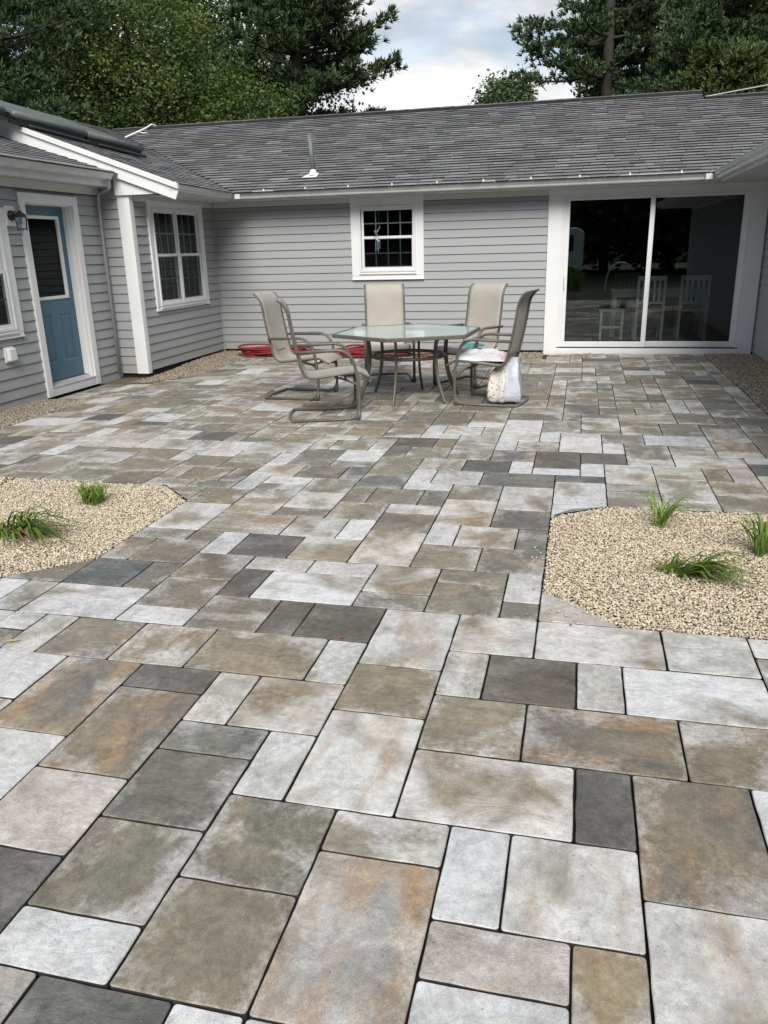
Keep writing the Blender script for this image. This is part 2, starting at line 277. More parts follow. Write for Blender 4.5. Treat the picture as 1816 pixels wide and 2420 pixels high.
# ------------------------------------------------------------------ pavers
DATA = """-9,0,-8,2,m;-8,0,-6,2,b;-6,0,-4,2,o;-4,0,-1,2,b;-1,0,0,2,m;-7,2,-5,5,O;-5,2,-3,3,d;-5,3,-3,6,B;-3,2,-2,4,m;-2,2,0,4,M;-3,4,-1,5,g;-1,4,0,6,w;-3,5,-1,7,g;-5,6,-3,8,p;-3,7,-1,9,b;-1,6,1,8,b;-1,8,1,10,b;-3,9,-1,10,w;-10,-2,-7,0,W;-11,-2,-10,0,m;-10,-4,-8,-2,d;-8,-4,-7,-2,g;-9,-6,-7,-4,b;-10,-10,-8,-7,W;-10,-12,-8,-10,b;-8,-14,-6,-13,w;-9,-14,-8,-12,w;-11,-13,-9,-12,g;-8,-13,-6,-11,n;-6,-14,-4,-12,n;-8,-11,-6,-9,n;-6,-12,-4,-10,M;-6,-10,-4,-9,g;-8,-9,-5,-7,o;-5,-9,-3,-7,M;-3,-9,-2,-7,w;-4,-11,-2,-9,n;-4,-13,-3,-11,g;-3,-13,-1,-11,g;-1,-13,0,-11,g;-2,-11,0,-10,m;-2,-10,0,-8,g;-4,-15,-2,-13,g;-2,-14,0,-13,w;-2,-16,-1,-14,w;-1,-16,1,-14,m;1,-16,4,-14,g;0,-14,2,-12,b;2,-14,4,-11,M;0,-12,2,-9,M;2,-11,4,-9,g;0,-9,1,-7,w;1,-9,3,-7,M;3,-9,4,-7,g;0,-7,2,-5,b;2,-7,4,-5,B;-2,-8,0,-5,M;-7,-7,-6,-5,w;-6,-7,-4,-5,d;-4,-7,-2,-5,M;-7,-5,-5,-3,g;-5,-5,-3,-4,m;-3,-5,-1,-4,w;-5,-4,-4,-2,d;-4,-4,-1,-2,W;-5,-2,-3,0,o;-1,-5,1,-3,M;-1,-3,1,-2,g;1,-5,3,-4,b;1,-4,3,-2,b;3,-5,4,-3,w;3,-3,4,-2,g;-2,-18,0,-16,m;0,-18,2,-16,d;2,-18,3,-16,w;3,-20,5,-17,d;3,-17,5,-16,w;1,-20,3,-18,B;-1,-21,1,-18,n;-1,-23,1,-21,m;-3,-23,-1,-22,w;-3,-25,-2,-23,w;-2,-25,0,-23,m;0,-25,1,-23,m;1,-27,3,-24,w;1,-24,3,-22,M;1,-22,2,-20,w;2,-22,4,-20,n;3,-24,4,-22,w;3,-27,5,-24,n;-3,-29,-1,-25,g;-5,-29,-3,-26,g;-5,-26,-3,-24,g;-5,-24,-3,-22,n;-4,-22,-2,-20,d;-2,-22,-1,-20,b;-4,-20,-3,-18,g;-3,-20,-1,-18,n;-4,-18,-2,-15,b;-7,-16,-5,-14,g;-5,-16,-4,-14,g;-9,-16,-7,-14,M;-6,-17,-4,-16,g;-6,-19,-4,-17,w;-8,-19,-6,-16,g;-7,-21,-5,-19,n;-5,-21,-4,-19,m;-6,-22,-4,-21,g;-8,-22,-6,-21,m;-8,-21,-7,-19,m;-10,-22,-8,-20,b;-11,-20,-8,-18,m;-9,-18,-8,-16,w;-11,-18,-9,-16,n;-11,-16,-9,-15,b;-10,-15,-9,-13,g;-12,-15,-10,-13,b;-13,-17,-11,-15,g;-13,-20,-11,-17,M;-15,-22,-13,-20,d;-13,-22,-12,-20,g;-12,-21,-10,-20,g;-12,-23,-10,-21,n;-12,-24,-10,-23,n;-14,-24,-12,-22,g;-16,-24,-14,-22,g;-10,-24,-7,-22,b;-16,-16,-13,-14,b;-16,-18,-14,-16,b;-14,-18,-13,-16,m;-18,-18,-16,-17,g;-18,-17,-16,-15,m;-18,-15,-16,-14,b;-18,-14,-17,-12,n;-17,-14,-15,-12,n;-15,-14,-13,-12,g;-13,-13,-11,-12,o;-20,-18,-18,-16,g;-20,-16,-18,-13,n;-24,-21,-21,-19,n;-23,-19,-21,-16,n;-20,-13,-18,-12,g;5,-20,7,-18,d;5,-18,6,-16,w;6,-18,8,-15,M;6,-15,8,-14,g;8,-18,10,-16,m;10,-18,11,-16,b;10,-16,12,-14,b;9,-22,11,-20,n;9,-20,12,-18,M;7,-22,9,-19,n;7,-19,9,-18,m;6,-24,8,-22,n;6,-22,7,-20,w;8,-24,11,-22,w;4,-24,6,-23,w;4,-23,6,-20,w;5,-28,7,-25,M;5,-25,7,-24,n;5,-29,7,-28,g;4,-29,5,-27,g;7,-29,10,-27,o;7,-27,9,-26,g;7,-26,9,-24,n;9,-27,11,-24,g;11,-27,13,-26,g;11,-26,13,-23,n;11,-23,13,-21,o;11,-21,13,-20,m;8,-16,10,-13,n;2,-2,4,0,M;2,0,3,2,m;3,0,5,2,d;4,-2,7,0,W;7,-2,9,0,m;5,0,6,2,m;6,0,9,2,W;2,2,4,4,b;4,2,7,4,B;2,4,5,6,M;5,4,6,6,d;6,4,8,7,B;3,6,4,8,w;4,6,6,8,M;3,8,5,9,p"""
EXTRA = "0,3,2,6,M;0,1,2,3,b;0,-2,2,1,M;-3,-2,-2,0,d;-2,-2,0,0,d;-7,-3,-5,-1,g;-7,-1,-5,0,w;-7,5,-5,7,w;-9,2,-7,4,w;-5,8,-3,10,d;-4,10,-2,12,p;-2,10,0,12,d;0,10,1,12,w;1,7,3,10,Z;5,8,6,10,b;6,7,8,10,M;1,6,3,7,m;3,9,5,12,W;8,4,9,6,w;7,2,9,4,b;-7,0,-6,2,x;1,10,3,12,w;5,10,8,12,b;4,-15,6,-13,W;4,-13,6,-12,w;8,-14,10,-12,n;10,-14,12,-12,b;-12,-2,-11,0,w"
TRI = [([(4, -2), (4, -3.9), (4.9, -3.25), (6.05, -2)], 'p'), ([(4, -12), (6, -12), (4.8, -11.45), (4, -10.5)], 'w'), ([(-12.1, -2), (-10, -2), (-10, -3.9), (-11, -2.9)], 'g'), ([(-11.9, -12), (-10, -12), (-10, -10.2)], 'n')]
BEDL, BEDR = (-24, -10), (4, 24)
def inpatio(u, v):                            # cell [u,u+1]x[v,v+1]
    x, y = (u + .5) * U, -(v + .5) * U
    if -12 <= v < -2 and (u < -10 or u >= 4): return False
    if v > 14 or u >= 15: return False
    if v >= -2: return -16 <= u
    if y < 4.75: return u >= -28
    if y < 6.35: return u >= -31
    if y < 6.9: return u >= -28 + (y - 6.35) * 4
    if y < 8.6: return u >= -25
    return u >= 2 and v >= -56
PAL = {'Z': ((.42, .41, .40), (.165, .163, .155), (.37, .245, .14), -.02, .02, .5), 'w': ((.54, .545, .545), (.46, .462, .455), (.57, .575, .57), -.05, -.20, .3), 'W': ((.56, .562, .56), (.26, .235, .19), (.47, .475, .475), -.065, -.10, .6), 'M': ((.54, .54, .535), (.26, .23, .18), (.38, .285, .205), -.035, -.08, .5),
       'm': ((.44, .438, .42), (.255, .238, .20), (.49, .495, .495), .0, .03, .6), 'p': ((.44, .425, .42), (.36, .34, .33), (.45, .36, .30), .0, -.08, .3), 'b': ((.24, .217, .17), (.205, .19, .155), (.275, .228, .165), .0, -.06, .55),
       'B': ((.215, .195, .155), (.15, .147, .14), (.30, .215, .135), .0, -.045, .45), 'o': ((.28, .225, .165), (.22, .20, .165), (.44, .43, .41), .0, .0, .5), 'O': ((.26, .225, .17), (.17, .165, .15), (.33, .225, .14), .0, .0, .4),
       'g': ((.205, .194, .168), (.16, .153, .138), (.235, .218, .18), .0, -.05, .45), 'd': ((.13, .129, .124), (.11, .109, .106), (.15, .146, .138), .0, -.1, .12), 'n': ((.27, .25, .208), (.215, .202, .175), (.43, .42, .395), .0, -.015, .8)}
items = []; occ = set(); ALLC = {(u, v) for u in range(-32, 16) for v in range(-57, 14) if inpatio(u, v)}
for s in (DATA + ';' + EXTRA).split(';'):
    a = s.split(','); u0, v0, u1, v1 = map(int, a[:4])
    cells = [(u, v) for u in range(u0, u1) for v in range(v0, v1)]
    if any(c in occ for c in cells) or not all(c in ALLC for c in cells) or a[4] not in PAL: continue
    occ.update(cells); items.append(([(u0, v0), (u1, v0), (u1, v1), (u0, v1)], a[4]))
order = sorted(ALLC, key=lambda c: (-c[1], c[0]))
SZ = [(2, 2), (3, 2), (2, 3), (2, 1), (1, 2)]
R = random.Random(11)
for (u, v) in order:
    if (u, v) in occ: continue
    s = SZ[:]; wts = [.34, .2, .14, .17, .15]; ok = False
    while s:
        k = R.choices(range(len(s)), wts)[0]; a, b = s.pop(k); wts.pop(k)
        cells = [(u + i, v - j) for i in range(a) for j in range(b)]
        if all(c in ALLC and c not in occ for c in cells): ok = True; break
    if not ok: a, b, cells = 1, 1, [(u, v)]
    far = v < -24; kl = R.choices('nbgwmodpMW', [.34, .20, .25, .04, .04, .05, .02, .03, .02, .01] if far else [.2, .15, .15, .15, .1, .05, .08, .04, .08, .05])[0]
    if not inpatio(u, v) : continue
    occ.update(cells); items.append(([(u, v - b + 1), (u + a, v - b + 1), (u + a, v + 1), (u, v + 1)], kl))
items += TRI
def paver(poly, kl, res):
    P = [np.array((u * U, -v * U)) for u, v in poly]
    if sum(P[i][0] * P[(i + 1) % len(P)][1] - P[(i + 1) % len(P)][0] * P[i][1] for i in range(len(P))) < 0: P = P[::-1]
    def inset(P, g):
        n = len(P); o = []
        for i in range(n):
            a, b, c = P[i - 1], P[i], P[(i + 1) % n]; d1 = (b - a) / np.linalg.norm(b - a); d2 = (c - b) / np.linalg.norm(c - b)
            n1 = np.array((-d1[1], d1[0])); n2 = np.array((-d2[1], d2[0])); k = n1 + n2; o.append(b + k * g / max(.35, (k @ n1)))
        return o
    Q = inset(P, .0028 + R.random() * .0013); ring = []
    n = len(Q)
    for i in range(n):                        # rounded corners, slightly uneven edges
        a, b, c = Q[i - 1], Q[i], Q[(i + 1) % n]; u = (a - b) / np.linalg.norm(a - b); v = (c - b) / np.linalg.norm(c - b); r = .008
        ring += [b + u * r, b + (u + v) * r * .3, b + v * r] if res > 1 else [b + u * r, b + v * r]
        L = np.linalg.norm(c - b); m = int(L / .055) if res > 1 else 0; nn = np.array((-v[1], v[0]))
        for k in range(1, m): ring.append(b + v * (r + (L - 2 * r) * k / m) + nn * R.uniform(-.0014, .0014))
    ring = np.array(ring); cen = ring.mean(0); m = len(ring)
    inn = np.array(inset(list(ring), .0045)) if res < 2 else np.array([p + (cen - p) / np.linalg.norm(cen - p) * .0032 for p in ring])
    tx, ty, dz = R.uniform(-.0018, .0018), R.uniform(-.0018, .0018), R.uniform(-.0012, .0012)
    def z(p, h): return zg(p[:, 0], p[:, 1]) + h + dz + (p[:, 0] - cen[0]) * tx * 2 + (p[:, 1] - cen[1]) * ty * 2
    V = np.vstack([np.c_[ring, z(ring, -.034)], np.c_[ring, z(ring, -.0030 + 0 * ring[:, 0])], np.c_[inn, z(inn, 0)]])
    MI = [1] * m + [0] * (m + 1); F = [(i, (i + 1) % m, m + (i + 1) % m, m + i) for i in range(m)] + [(m + i, m + (i + 1) % m, 2 * m + (i + 1) % m, 2 * m + i) for i in range(m)] + [tuple(range(2 * m, 3 * m))]
    lo = np.array(P).min(0); hi = np.array(P).max(0); sz = hi - lo; l = V[:, :2] - lo
    if sz[1] > sz[0]: l = l[:, ::-1]; sz = sz[::-1]
    A, B, C, t1, t2, e = PAL[kl]; j = R.uniform(.9, 1.1); wm = R.uniform(-.012, .012); fx = R.choice((0, 1)); l = l if not fx else sz - l
    jit = lambda c: (min(.9, c[0] * j * (1.0 if kl in 'wW' else 1.015) + wm), min(.9, c[1] * j), min(.9, c[2] * j * (1.0 if kl in 'wW' else .965) - wm * .8), 1)
    s = np.array((R.uniform(0, 60), R.uniform(0, 60), R.uniform(0, 60)))
    N = len(V)
    # pattern coordinates: position on the paver plus a seed (kept in z so the edge distances stay true)
    at = dict(loc=np.c_[l, np.full(N, s[2])], siz=np.tile((sz[0], sz[1], e), (N, 1)), ca=np.tile(jit(A), (N, 1)), cb=np.tile(jit(B), (N, 1)), cc=np.tile(jit(C), (N, 1)), par=np.tile((t1 + R.uniform(-.03, .03), t2 + R.uniform(-.03, .03), 0), (N, 1)))
    return V, F, at, cen, MI
def shown(poly):
    P = [px((u * U, -v * U, 0)) for u, v in poly]
    if any(p[2] < .2 for p in P): return 0
    xs = [min(max(p[0], 0), 768) for p in P]; ys = [min(max(p[1], 0), 1024) for p in P]
    return abs(sum(xs[i] * ys[(i + 1) % len(P)] - xs[(i + 1) % len(P)] * ys[i] for i in range(len(P)))) / 2
items.sort(key=lambda it: -shown(it[0]))
rest = []
for k, (poly, kl) in enumerate(items):
    V, F, at, cen, MI = paver(poly, kl, 2 if k < 130 else 1)
    if k < 300:
        c3 = np.array((cen[0], cen[1], 0)); o = mesh_obj('paver', V - c3, F, [M['paver'], M['sand']], patio, at=at, mi=MI); o.location = c3
    else: rest.append((V, F, at, MI))
Vs, Fs, b = [], [], 0
for V, F, at, _ in rest: Vs.append(V); Fs += [tuple(i + b for i in f) for f in F]; b += len(V)
o = mesh_obj('paver_field', np.vstack(Vs), Fs, [M['paver'], M['sand']], patio, mi=[i for r in rest for i in r[3]], at={k: np.vstack([r[2][k] for r in rest]) for k in rest[0][2]}); o['kind'] = 'stuff'

# ------------------------------------------------------------------ gravel
ph = (1 + 5 ** .5) / 2
ICO = np.array([(-1, ph, 0), (1, ph, 0), (-1, -ph, 0), (1, -ph, 0), (0, -1, ph), (0, 1, ph), (0, -1, -ph), (0, 1, -ph), (ph, 0, -1), (ph, 0, 1), (-ph, 0, -1), (-ph, 0, 1)]) / math.sqrt(1 + ph * ph)
ICF = np.array([(0, 11, 5), (0, 5, 1), (0, 1, 7), (0, 7, 10), (0, 10, 11), (1, 5, 9), (5, 11, 4), (11, 10, 2), (10, 7, 6), (7, 1, 8), (3, 9, 4), (3, 4, 2), (3, 2, 6), (3, 6, 8), (3, 8, 9), (4, 9, 5), (2, 4, 11), (6, 2, 10), (8, 6, 7), (9, 8, 1)])
OCT = np.array([(1, 0, 0), (0, 1, 0), (-1, 0, 0), (0, -1, 0), (.2, .1, 1), (0, 0, -1)], float); OCF = np.array([(0, 1, 4), (1, 2, 4), (2, 3, 4), (3, 0, 4), (1, 0, 5), (2, 1, 5), (3, 2, 5), (0, 3, 5)])
PEB = np.array([(.66, .58, .42), (.55, .46, .31), (.38, .28, .16), (.72, .67, .55), (.24, .18, .12), (.46, .33, .24), (.60, .50, .32), (.30, .28, .24), (.76, .72, .62), (.14, .10, .07)])
def gravel(name, parent, inside, x0, x1, y0, y1, step, size, z, dark=0.0, keep=1.0, lo=False):
    IC, IF = (OCT, OCF) if lo else (ICO, ICF); nv = len(IC)
    xs = np.arange(x0, x1, step); ys = np.arange(y0, y1, step * .9); X, Y = np.meshgrid(xs, ys); X = X + (np.arange(len(ys)) % 2)[:, None] * step / 2
    X = (X + rng.uniform(-.4, .4, X.shape) * step).ravel(); Y = (Y + rng.uniform(-.4, .4, Y.shape) * step).ravel()
    m = inside(X, Y) & (rng.random(len(X)) < keep); X, Y = X[m], Y[m]; n = len(X)
    s = size * rng.uniform(.62, 1.25, n)[:, None] * np.stack([rng.uniform(.8, 1.35, n), rng.uniform(.65, .95, n), rng.uniform(.45, .75, n)], 1)
    an = rng.uniform(0, math.pi, n); ti = rng.normal(0, .3, n)
    V = IC[None] * s[:, None, :] * rng.uniform(.88, 1.12, (n, nv, 1)); c, sn = np.cos(an)[:, None], np.sin(an)[:, None]; ct, st_ = np.cos(ti)[:, None], np.sin(ti)[:, None]
    x, y, zz = V[..., 0], V[..., 1], V[..., 2]; x, zz = x * ct - zz * st_, x * st_ + zz * ct; x, y = x * c - y * sn, x * sn + y * c
    Z = zg(X, Y) + z + rng.uniform(0, .008, n) * size / .007
    V = np.stack([x + X[:, None], y + Y[:, None], zz + Z[:, None]], -1).reshape(-1, 3)
    F = (IF[None] + (np.arange(n) * nv)[:, None, None]).reshape(-1, 3)
    col = (PEB * .72 + np.array((.50, .435, .355)) * .30)[rng.choice(len(PEB), n, p=[.2, .17, .09, .15, .05, .07, .12, .05, .07, .03])] * rng.uniform(.82, 1.12, (n, 1)) * (1 - dark)
    off = WL.get(parent, (0, 0, 0)); o = mesh_obj(name, V - np.array(off), F, M['pebble'], parent, smooth=True, at={'tone': np.repeat(np.c_[col, np.ones(n)], nv, 0)}); o['kind'] = 'stuff'; return o
def inR(x, y):
    return (x > 4 * U + .006) & (y > 2 * U + .006) & (y < 12 * U - .006) & (x < 3.9) & (((x / U - 4) * 1.0 + (y / U - 2) * 1.05) > 2.02) & ((x / U - 4) * .8 + (12 - y / U) * 1.05 > 1.62)
def inL(x, y):
    return (x < -10 * U - .006) & (y > 2 * U + .006) & (y < 12 * U - .006) & (x > -3.95) & (((-10 - x / U) + (y / U - 2)) > 2.0) & (((-10 - x / U) + (12 - y / U)) > 1.95)
bedR = MB(); bedR.box(4 * U + .01, 4, 2 * U + .01, 12 * U - .01, -.023, -.0225); sR = sheet('gravel_bed', 4 * U + .34, 4.0, 2 * U + .01, 12 * U - .01, .5, -.012, M['bedsoil'])
sL = sheet('gravel_bed', -4.0, -10 * U - .34, 2 * U + .01, 12 * U - .01, .5, -.012, M['bedsoil'])
MB().box(4 * U + .004, 4 * U + .34, 4 * U, 10.2 * U, -.02, -.0125).build('bed_fines', M['bedsoil'], sR)
MB().box(-10 * U - .34, -10 * U - .004, 4 * U, 10 * U, -.02, -.0125).build('bed_fines', M['bedsoil'], sL)
gravel('pebbles', sR, inR, 4 * U, 2.42, 2 * U, 12 * U, .0110, .0070, -.008)
gravel('pebbles', sL, inL, -3.15, -10 * U, 2 * U, 12 * U, .0110, .0070, -.008)
gravel('pebbles', sR, inR, 2.42, 3.3, 2 * U, 12 * U, .026, .0145, -.006, lo=True); gravel('pebbles', sL, inL, -3.95, -3.15, 2 * U, 12 * U, .026, .0145, -.006, lo=True)
strip = sheet('gravel_strip', 2.49, 3.2, 2.0, 9.34, .6, -.016, M['bedsoil'])
gravel('pebbles', strip, lambda x, y: (x > 2.485) & (x < 3.16) & (y < 9.3), 2.48, 3.16, 2.6, 9.3, .023, .0135, -.01, .34, lo=True)
def inW(x, y):
    a = (x > -4.84) & (x < np.where(y < 6.9, -4.62 + (y - 6.35) * .66, -25 * U)) & (y > 6.4) & (y < 8.6); b = (x > -4.84) & (x < .27) & (y >= 8.59) & (y < 9.33)
    return a | b
s2 = sheet('gravel_strip', -4.84, .25, 8.58, 9.34, .5, -.014, M['bedsoil']); s3 = sheet('gravel_strip', -5.25, -4.15, 6.36, 8.58, .4, -.016, M['bedsoil'])
gravel('pebbles', s2, inW, -4.84, .27, 6.4, 9.33, .025, .0145, -.011, .42, lo=True)
s4 = sheet('gravel_strip', -5.27, -28 * U - .005, 2.0, 4.74, .4, -.014, M['bedsoil'])
gravel('pebbles', s4, lambda x, y: (x > -5.26) & (x < -28 * U - .004) | (y > 4.74) & (x < -31 * U), -5.27, -28 * U, 2.6, 5.2, .018, .012, -.008, .4, lo=True)

def spill(x, y): return ((x > 4 * U - .09) & (x < 3.2) & (y > 2 * U - .05) & (y < 12 * U + .05) & ~inR(x, y)) | ((x < -10 * U + .09) & (x > -3.6) & (y > 2 * U - .05) & (y < 12 * U + .05) & ~inL(x, y))
gravel('stray_pebbles', patio, spill, -3.6, 3.2, .25, 2.1, .012, .006, .004, .1, .018)
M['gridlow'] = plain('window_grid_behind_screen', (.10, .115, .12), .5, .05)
# ------------------------------------------------------------------ the house
YB = 9.35; XL = -4.86; XD = -5.27; YF = 6.90; XR = 3.15; SO = 2.245
house = empty('house', (-.8, YB, 0), 'low L-shaped grey clapboard house wrapping round the paved courtyard', 'house')
class Wall:
    def __init__(s, p0, p1): s.p = np.array(p0, float); d = np.array(p1, float) - s.p; s.L = np.linalg.norm(d); s.t = d / s.L; s.n = np.array((s.t[1], -s.t[0]))
    def P(s, a, d, z): q = s.p + s.t * a + s.n * d; return (q[0], q[1], z)
    def box(s, mb, a0, a1, d0, d1, z0, z1, **k): return mb.hexa([s.P(a0, d0, z0), s.P(a1, d0, z0), s.P(a1, d1, z0), s.P(a0, d1, z0), s.P(a0, d0, z1), s.P(a1, d0, z1), s.P(a1, d1, z1), s.P(a0, d1, z1)], **k)
WB = Wall((XL, YB), (XR, YB)); WW = Wall((XL, YF), (XL, YB)); WF = Wall((XD, YF), (XL, YF)); WD = Wall((XD, 2.0), (XD, YF)); WR = Wall((XR, YB), (XR, 1.0))
bx = lambda x: x - XL
def siding(W, zlo, ztop, holes, z0=None, step=.1155, a0=0.0, a1=None):
    """one lapped board per course and gap between openings"""
    mb = MB(); a1 = W.L if a1 is None else a1
    segs_all = [a0] + sorted([h[0] for h in holes] + [h[1] for h in holes]) + [a1]
    wall = None; boards = []
    k = 0; z = zlo
    while z < ztop - .01:
        zt = min(z + step, ztop); cuts = [(h[0], h[1]) for h in holes if h[2] < zt - .02 and h[3] > z + .02]
        a = a0; spans = []
        for c in sorted(cuts):
            if c[0] > a + .01: spans.append((a, c[0]))
            a = max(a, c[1])
        if a1 > a + .01: spans.append((a, a1))
        boards += [(s0, s1, z, zt) for s0, s1 in spans]
        for c in holes:
            if z + .015 < c[2] < zt and c not in [(h[0], h[1]) for h in []] and (c[0], c[1]) in cuts: boards.append((c[0], c[1], z, c[2]))
            if z < c[3] < zt - .015 and (c[0], c[1]) in cuts: boards.append((c[0], c[1], c[3], zt))
        z += step
    return boards
def make_wall(W, label, zlo, ztop, holes, a0=0.0, a1=None):
    B = []; a1 = W.L if a1 is None else a1          # backing sheet with the openings left out
    xs = sorted({a0, a1, *[h[0] for h in holes], *[h[1] for h in holes]})
    for x0, x1 in zip(xs, xs[1:]):
        zz = [(zlo - .0, ztop)]
        for h in holes:
            if h[0] <= x0 + 1e-6 and h[1] >= x1 - 1e-6:
                nz = []
                for q0, q1 in zz:
                    if h[2] > q0 + .01: nz.append((q0, min(q1, h[2])))
                    if h[3] < q1 - .01: nz.append((max(q0, h[3]), q1))
                zz = nz
        for q0, q1 in zz: B.append((x0, x1, q0, q1))
    wall = None
    for x0, x1, q0, q1 in B:
        mb = MB(); W.box(mb, x0, x1, -.12, -.013, q0, q1); o_ = mb.build('sheathing' if wall else 'wall', M['dark'], wall or house); wall = wall or o_
    for (s0, s1, z0, z1) in siding(W, zlo, ztop, holes, a0=a0, a1=a1):
        b = MB(); lip = .0165; z1 -= .006
        b.hexa([W.P(s0, 0, z0 - .002), W.P(s1, 0, z0 - .002), W.P(s1, lip, z0), W.P(s0, lip, z0), W.P(s0, 0, z1), W.P(s1, 0, z1), W.P(s1, .002, z1), W.P(s0, .002, z1)])
        b.build('siding_board', M['siding'], wall)
    return wall
# back wall: window and sliding door openings
BW = (bx(-2.637), bx(-1.530), 1.075, 2.20); SD = (bx(.259), bx(3.112), -.1, 2.20)
wb = make_wall(WB, '', .032, 2.17, [BW, SD])
ww = make_wall(WW, '', .03, 2.17, [(7.295 - YF, 8.90 - YF, .78, 2.20)], a0=.02)
wf = make_wall(WF, '', .0, 2.62, [], a1=XL - XD - .145)
wd = make_wall(WD, '', -.08, 2.245, [(3.4 - 2, 5.02 - 2, .69, 2.03), (5.27 - 2, 6.36 - 2, -.1, 2.20)])
wr = make_wall(WR, '', .02, 2.17, [])
hp = lambda name, mb, mat, bevel=0, smooth=False: mb.build(name, M[mat], house, bevel=bevel, smooth=smooth)
# foundation, dark under the lowest course
f = MB(); WB.box(f, 0, bx(.26), -.12, -.02, -.2, .032); WW.box(f, 0, WW.L, -.14, -.02, -.2, .03); WF.box(f, 0, WF.L, -.12, -.02, -.2, 0); WD.box(f, 0, 5.27 - 2, -.12, -.02, -.2, -.08); WD.box(f, 6.36 - 2, WD.L, -.12, -.02, -.2, -.08); WR.box(f, 0, WR.L, -.14, -.02, -.2, .02)
hp('foundation', f, 'dark')
# frieze boards under the soffits
f = MB(); WB.box(f, .02, BW[0], .0, .02, 2.17, SO - .002); hp('frieze_board', f, 'soffit', .002)
f = MB(); WB.box(f, BW[1], SD[0], .0, .02, 2.17, SO - .002); hp('frieze_board', f, 'soffit', .002)
f = MB(); WW.box(f, .10, WW.L - .03, .0, .02, 2.17, SO - .002); hp('frieze_board', f, 'soffit', .002)
f = MB(); WR.box(f, .02, WR.L, .0, .02, 2.17, SO - .002); hp('frieze_board', f, 'soffit', .002)
f = MB(); WD.box(f, 0, WD.L - .03, .0, .02, 2.245, 2.338); hp('frieze_board', f, 'soffit', .002)
# inside corner strips and the outside corner post
f = MB(); f.box(XL + .001, XL + .028, YB - .028, YB - .001, .0, 2.169); hp('corner_strip', f, 'siding')
f = MB(); f.box(XD + .001, XD + .03, YF - .03, YF - .001, -.05, 2.24); hp('corner_strip', f, 'siding')
f = MB(); f.box(XL - .148, XL + .022, YF - .022, YF - .001, -.005, 2.42).box(XL + .001, XL + .022, YF, YF + .075, -.005, 2.243); hp('corner_post', f, 'white', .003)

# ------------------------------------------------------------------ windows
def frame4(W, mb, a0, a1, z0, z1, w, d0, d1, **k):
    W.box(mb, a0, a0 + w, d0, d1, z0, z1, **k); W.box(mb, a1 - w, a1, d0, d1, z0, z1, **k)
    W.box(mb, a0 + w, a1 - w, d0 + .0005, d1 - .0008, z0, z0 + w, **k); W.box(mb, a0 + w, a1 - w, d0 + .0005, d1 - .0008, z1 - w, z1, **k)
def double_hung(W, cas, frm, units, zmeet, nv, name='window'):
    a0, a1, z0, z1 = cas; f0, f1, g0, g1 = frm
    c = MB(); W.box(c, a0, f0, .0, .034, z0 + .06, z1); W.box(c, f1, a1, .0, .034, z0 + .06, z1); W.box(c, f0, f1, .0, .033, g1, z1)
    W.box(c, a0, a1, .0, .030, z0 + .012, z0 + .06)
    win = c.build(name, M['white'], house, bevel=.003)
    s = MB(); W.box(s, a0 - .004, a1 + .004, .0, .044, z0, z0 + .013); W.box(s, f0 - .01, f1 + .01, .034, .052, g0 - .035, g0 - .018); W.box(s, f0, f1, .0, .032, z0 + .06, g0); s.build('sill', M['white'], win, bevel=.002)
    fr = MB(); frame4(W, fr, f0, f1, g0, g1, .030, -.05, .046)
    for i in range(1, len(units)): W.box(fr, units[i - 1][1] + .03, units[i][0] - .03, -.05, .042, g0 + .03, g1 - .03)
    fr.build('frame', M['vinyl'], win, bevel=.003)
    for (u0, u1) in units:
        top = MB(); frame4(W, top, u0 - .03, u1 + .03, zmeet - .005, g1 - .03, .034, -.005, .012); top.build('sash', M['vinyl'], win, bevel=.002)
        bot = MB(); frame4(W, bot, u0 - .03, u1 + .03, g0 + .03, zmeet + .03, .036, .013, .034); bot.build('sash', M['vinyl'], win, bevel=.002)
        p = MB(); W.box(p, u0 - .002, u1 + .002, .001, .004, zmeet + .025, g1 - .058); p.build('pane', M['glass'], win)
        p = MB(); W.box(p, u0 - .002, u1 + .002, .020, .023, g0 + .058, zmeet); p.build('pane', M['glass'], win)
        sc = MB(); frame4(W, sc, u0 + .004, u1 - .004, g0 + .068, zmeet - .006, .009, .0235, .027); sc.build('screen_frame', M['spacer'], win)
        for (q0, q1, dd) in ((zmeet + .028, g1 - .06, -.006), (g0 + .06, zmeet - .006, .012)):
            for i in range(1, nv + 1):
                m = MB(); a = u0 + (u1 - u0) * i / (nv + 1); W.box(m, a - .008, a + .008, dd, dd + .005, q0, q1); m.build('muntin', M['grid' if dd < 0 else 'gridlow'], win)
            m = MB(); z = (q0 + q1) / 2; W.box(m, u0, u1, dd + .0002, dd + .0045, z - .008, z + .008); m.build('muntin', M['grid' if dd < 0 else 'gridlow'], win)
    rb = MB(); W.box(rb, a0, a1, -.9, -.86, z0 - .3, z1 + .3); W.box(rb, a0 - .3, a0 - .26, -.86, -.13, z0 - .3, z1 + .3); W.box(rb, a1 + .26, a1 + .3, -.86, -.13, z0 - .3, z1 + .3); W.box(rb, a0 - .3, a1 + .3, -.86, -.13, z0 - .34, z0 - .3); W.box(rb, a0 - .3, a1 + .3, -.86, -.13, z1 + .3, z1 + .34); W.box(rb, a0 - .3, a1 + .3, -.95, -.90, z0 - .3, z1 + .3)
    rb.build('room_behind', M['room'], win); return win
double_hung(WB, (BW[0], BW[1], 1.075, 2.243), (bx(-2.512), bx(-1.650), 1.19, 2.118), [(bx(-2.445), bx(-1.700))], 1.668, 3)
double_hung(WW, (7.292 - YF, 8.903 - YF, .78, 2.20), (7.389 - YF, 8.775 - YF, .842, 2.113), [(7.432 - YF, 8.018 - YF), (8.105 - YF, 8.700 - YF)], 1.495, 2)
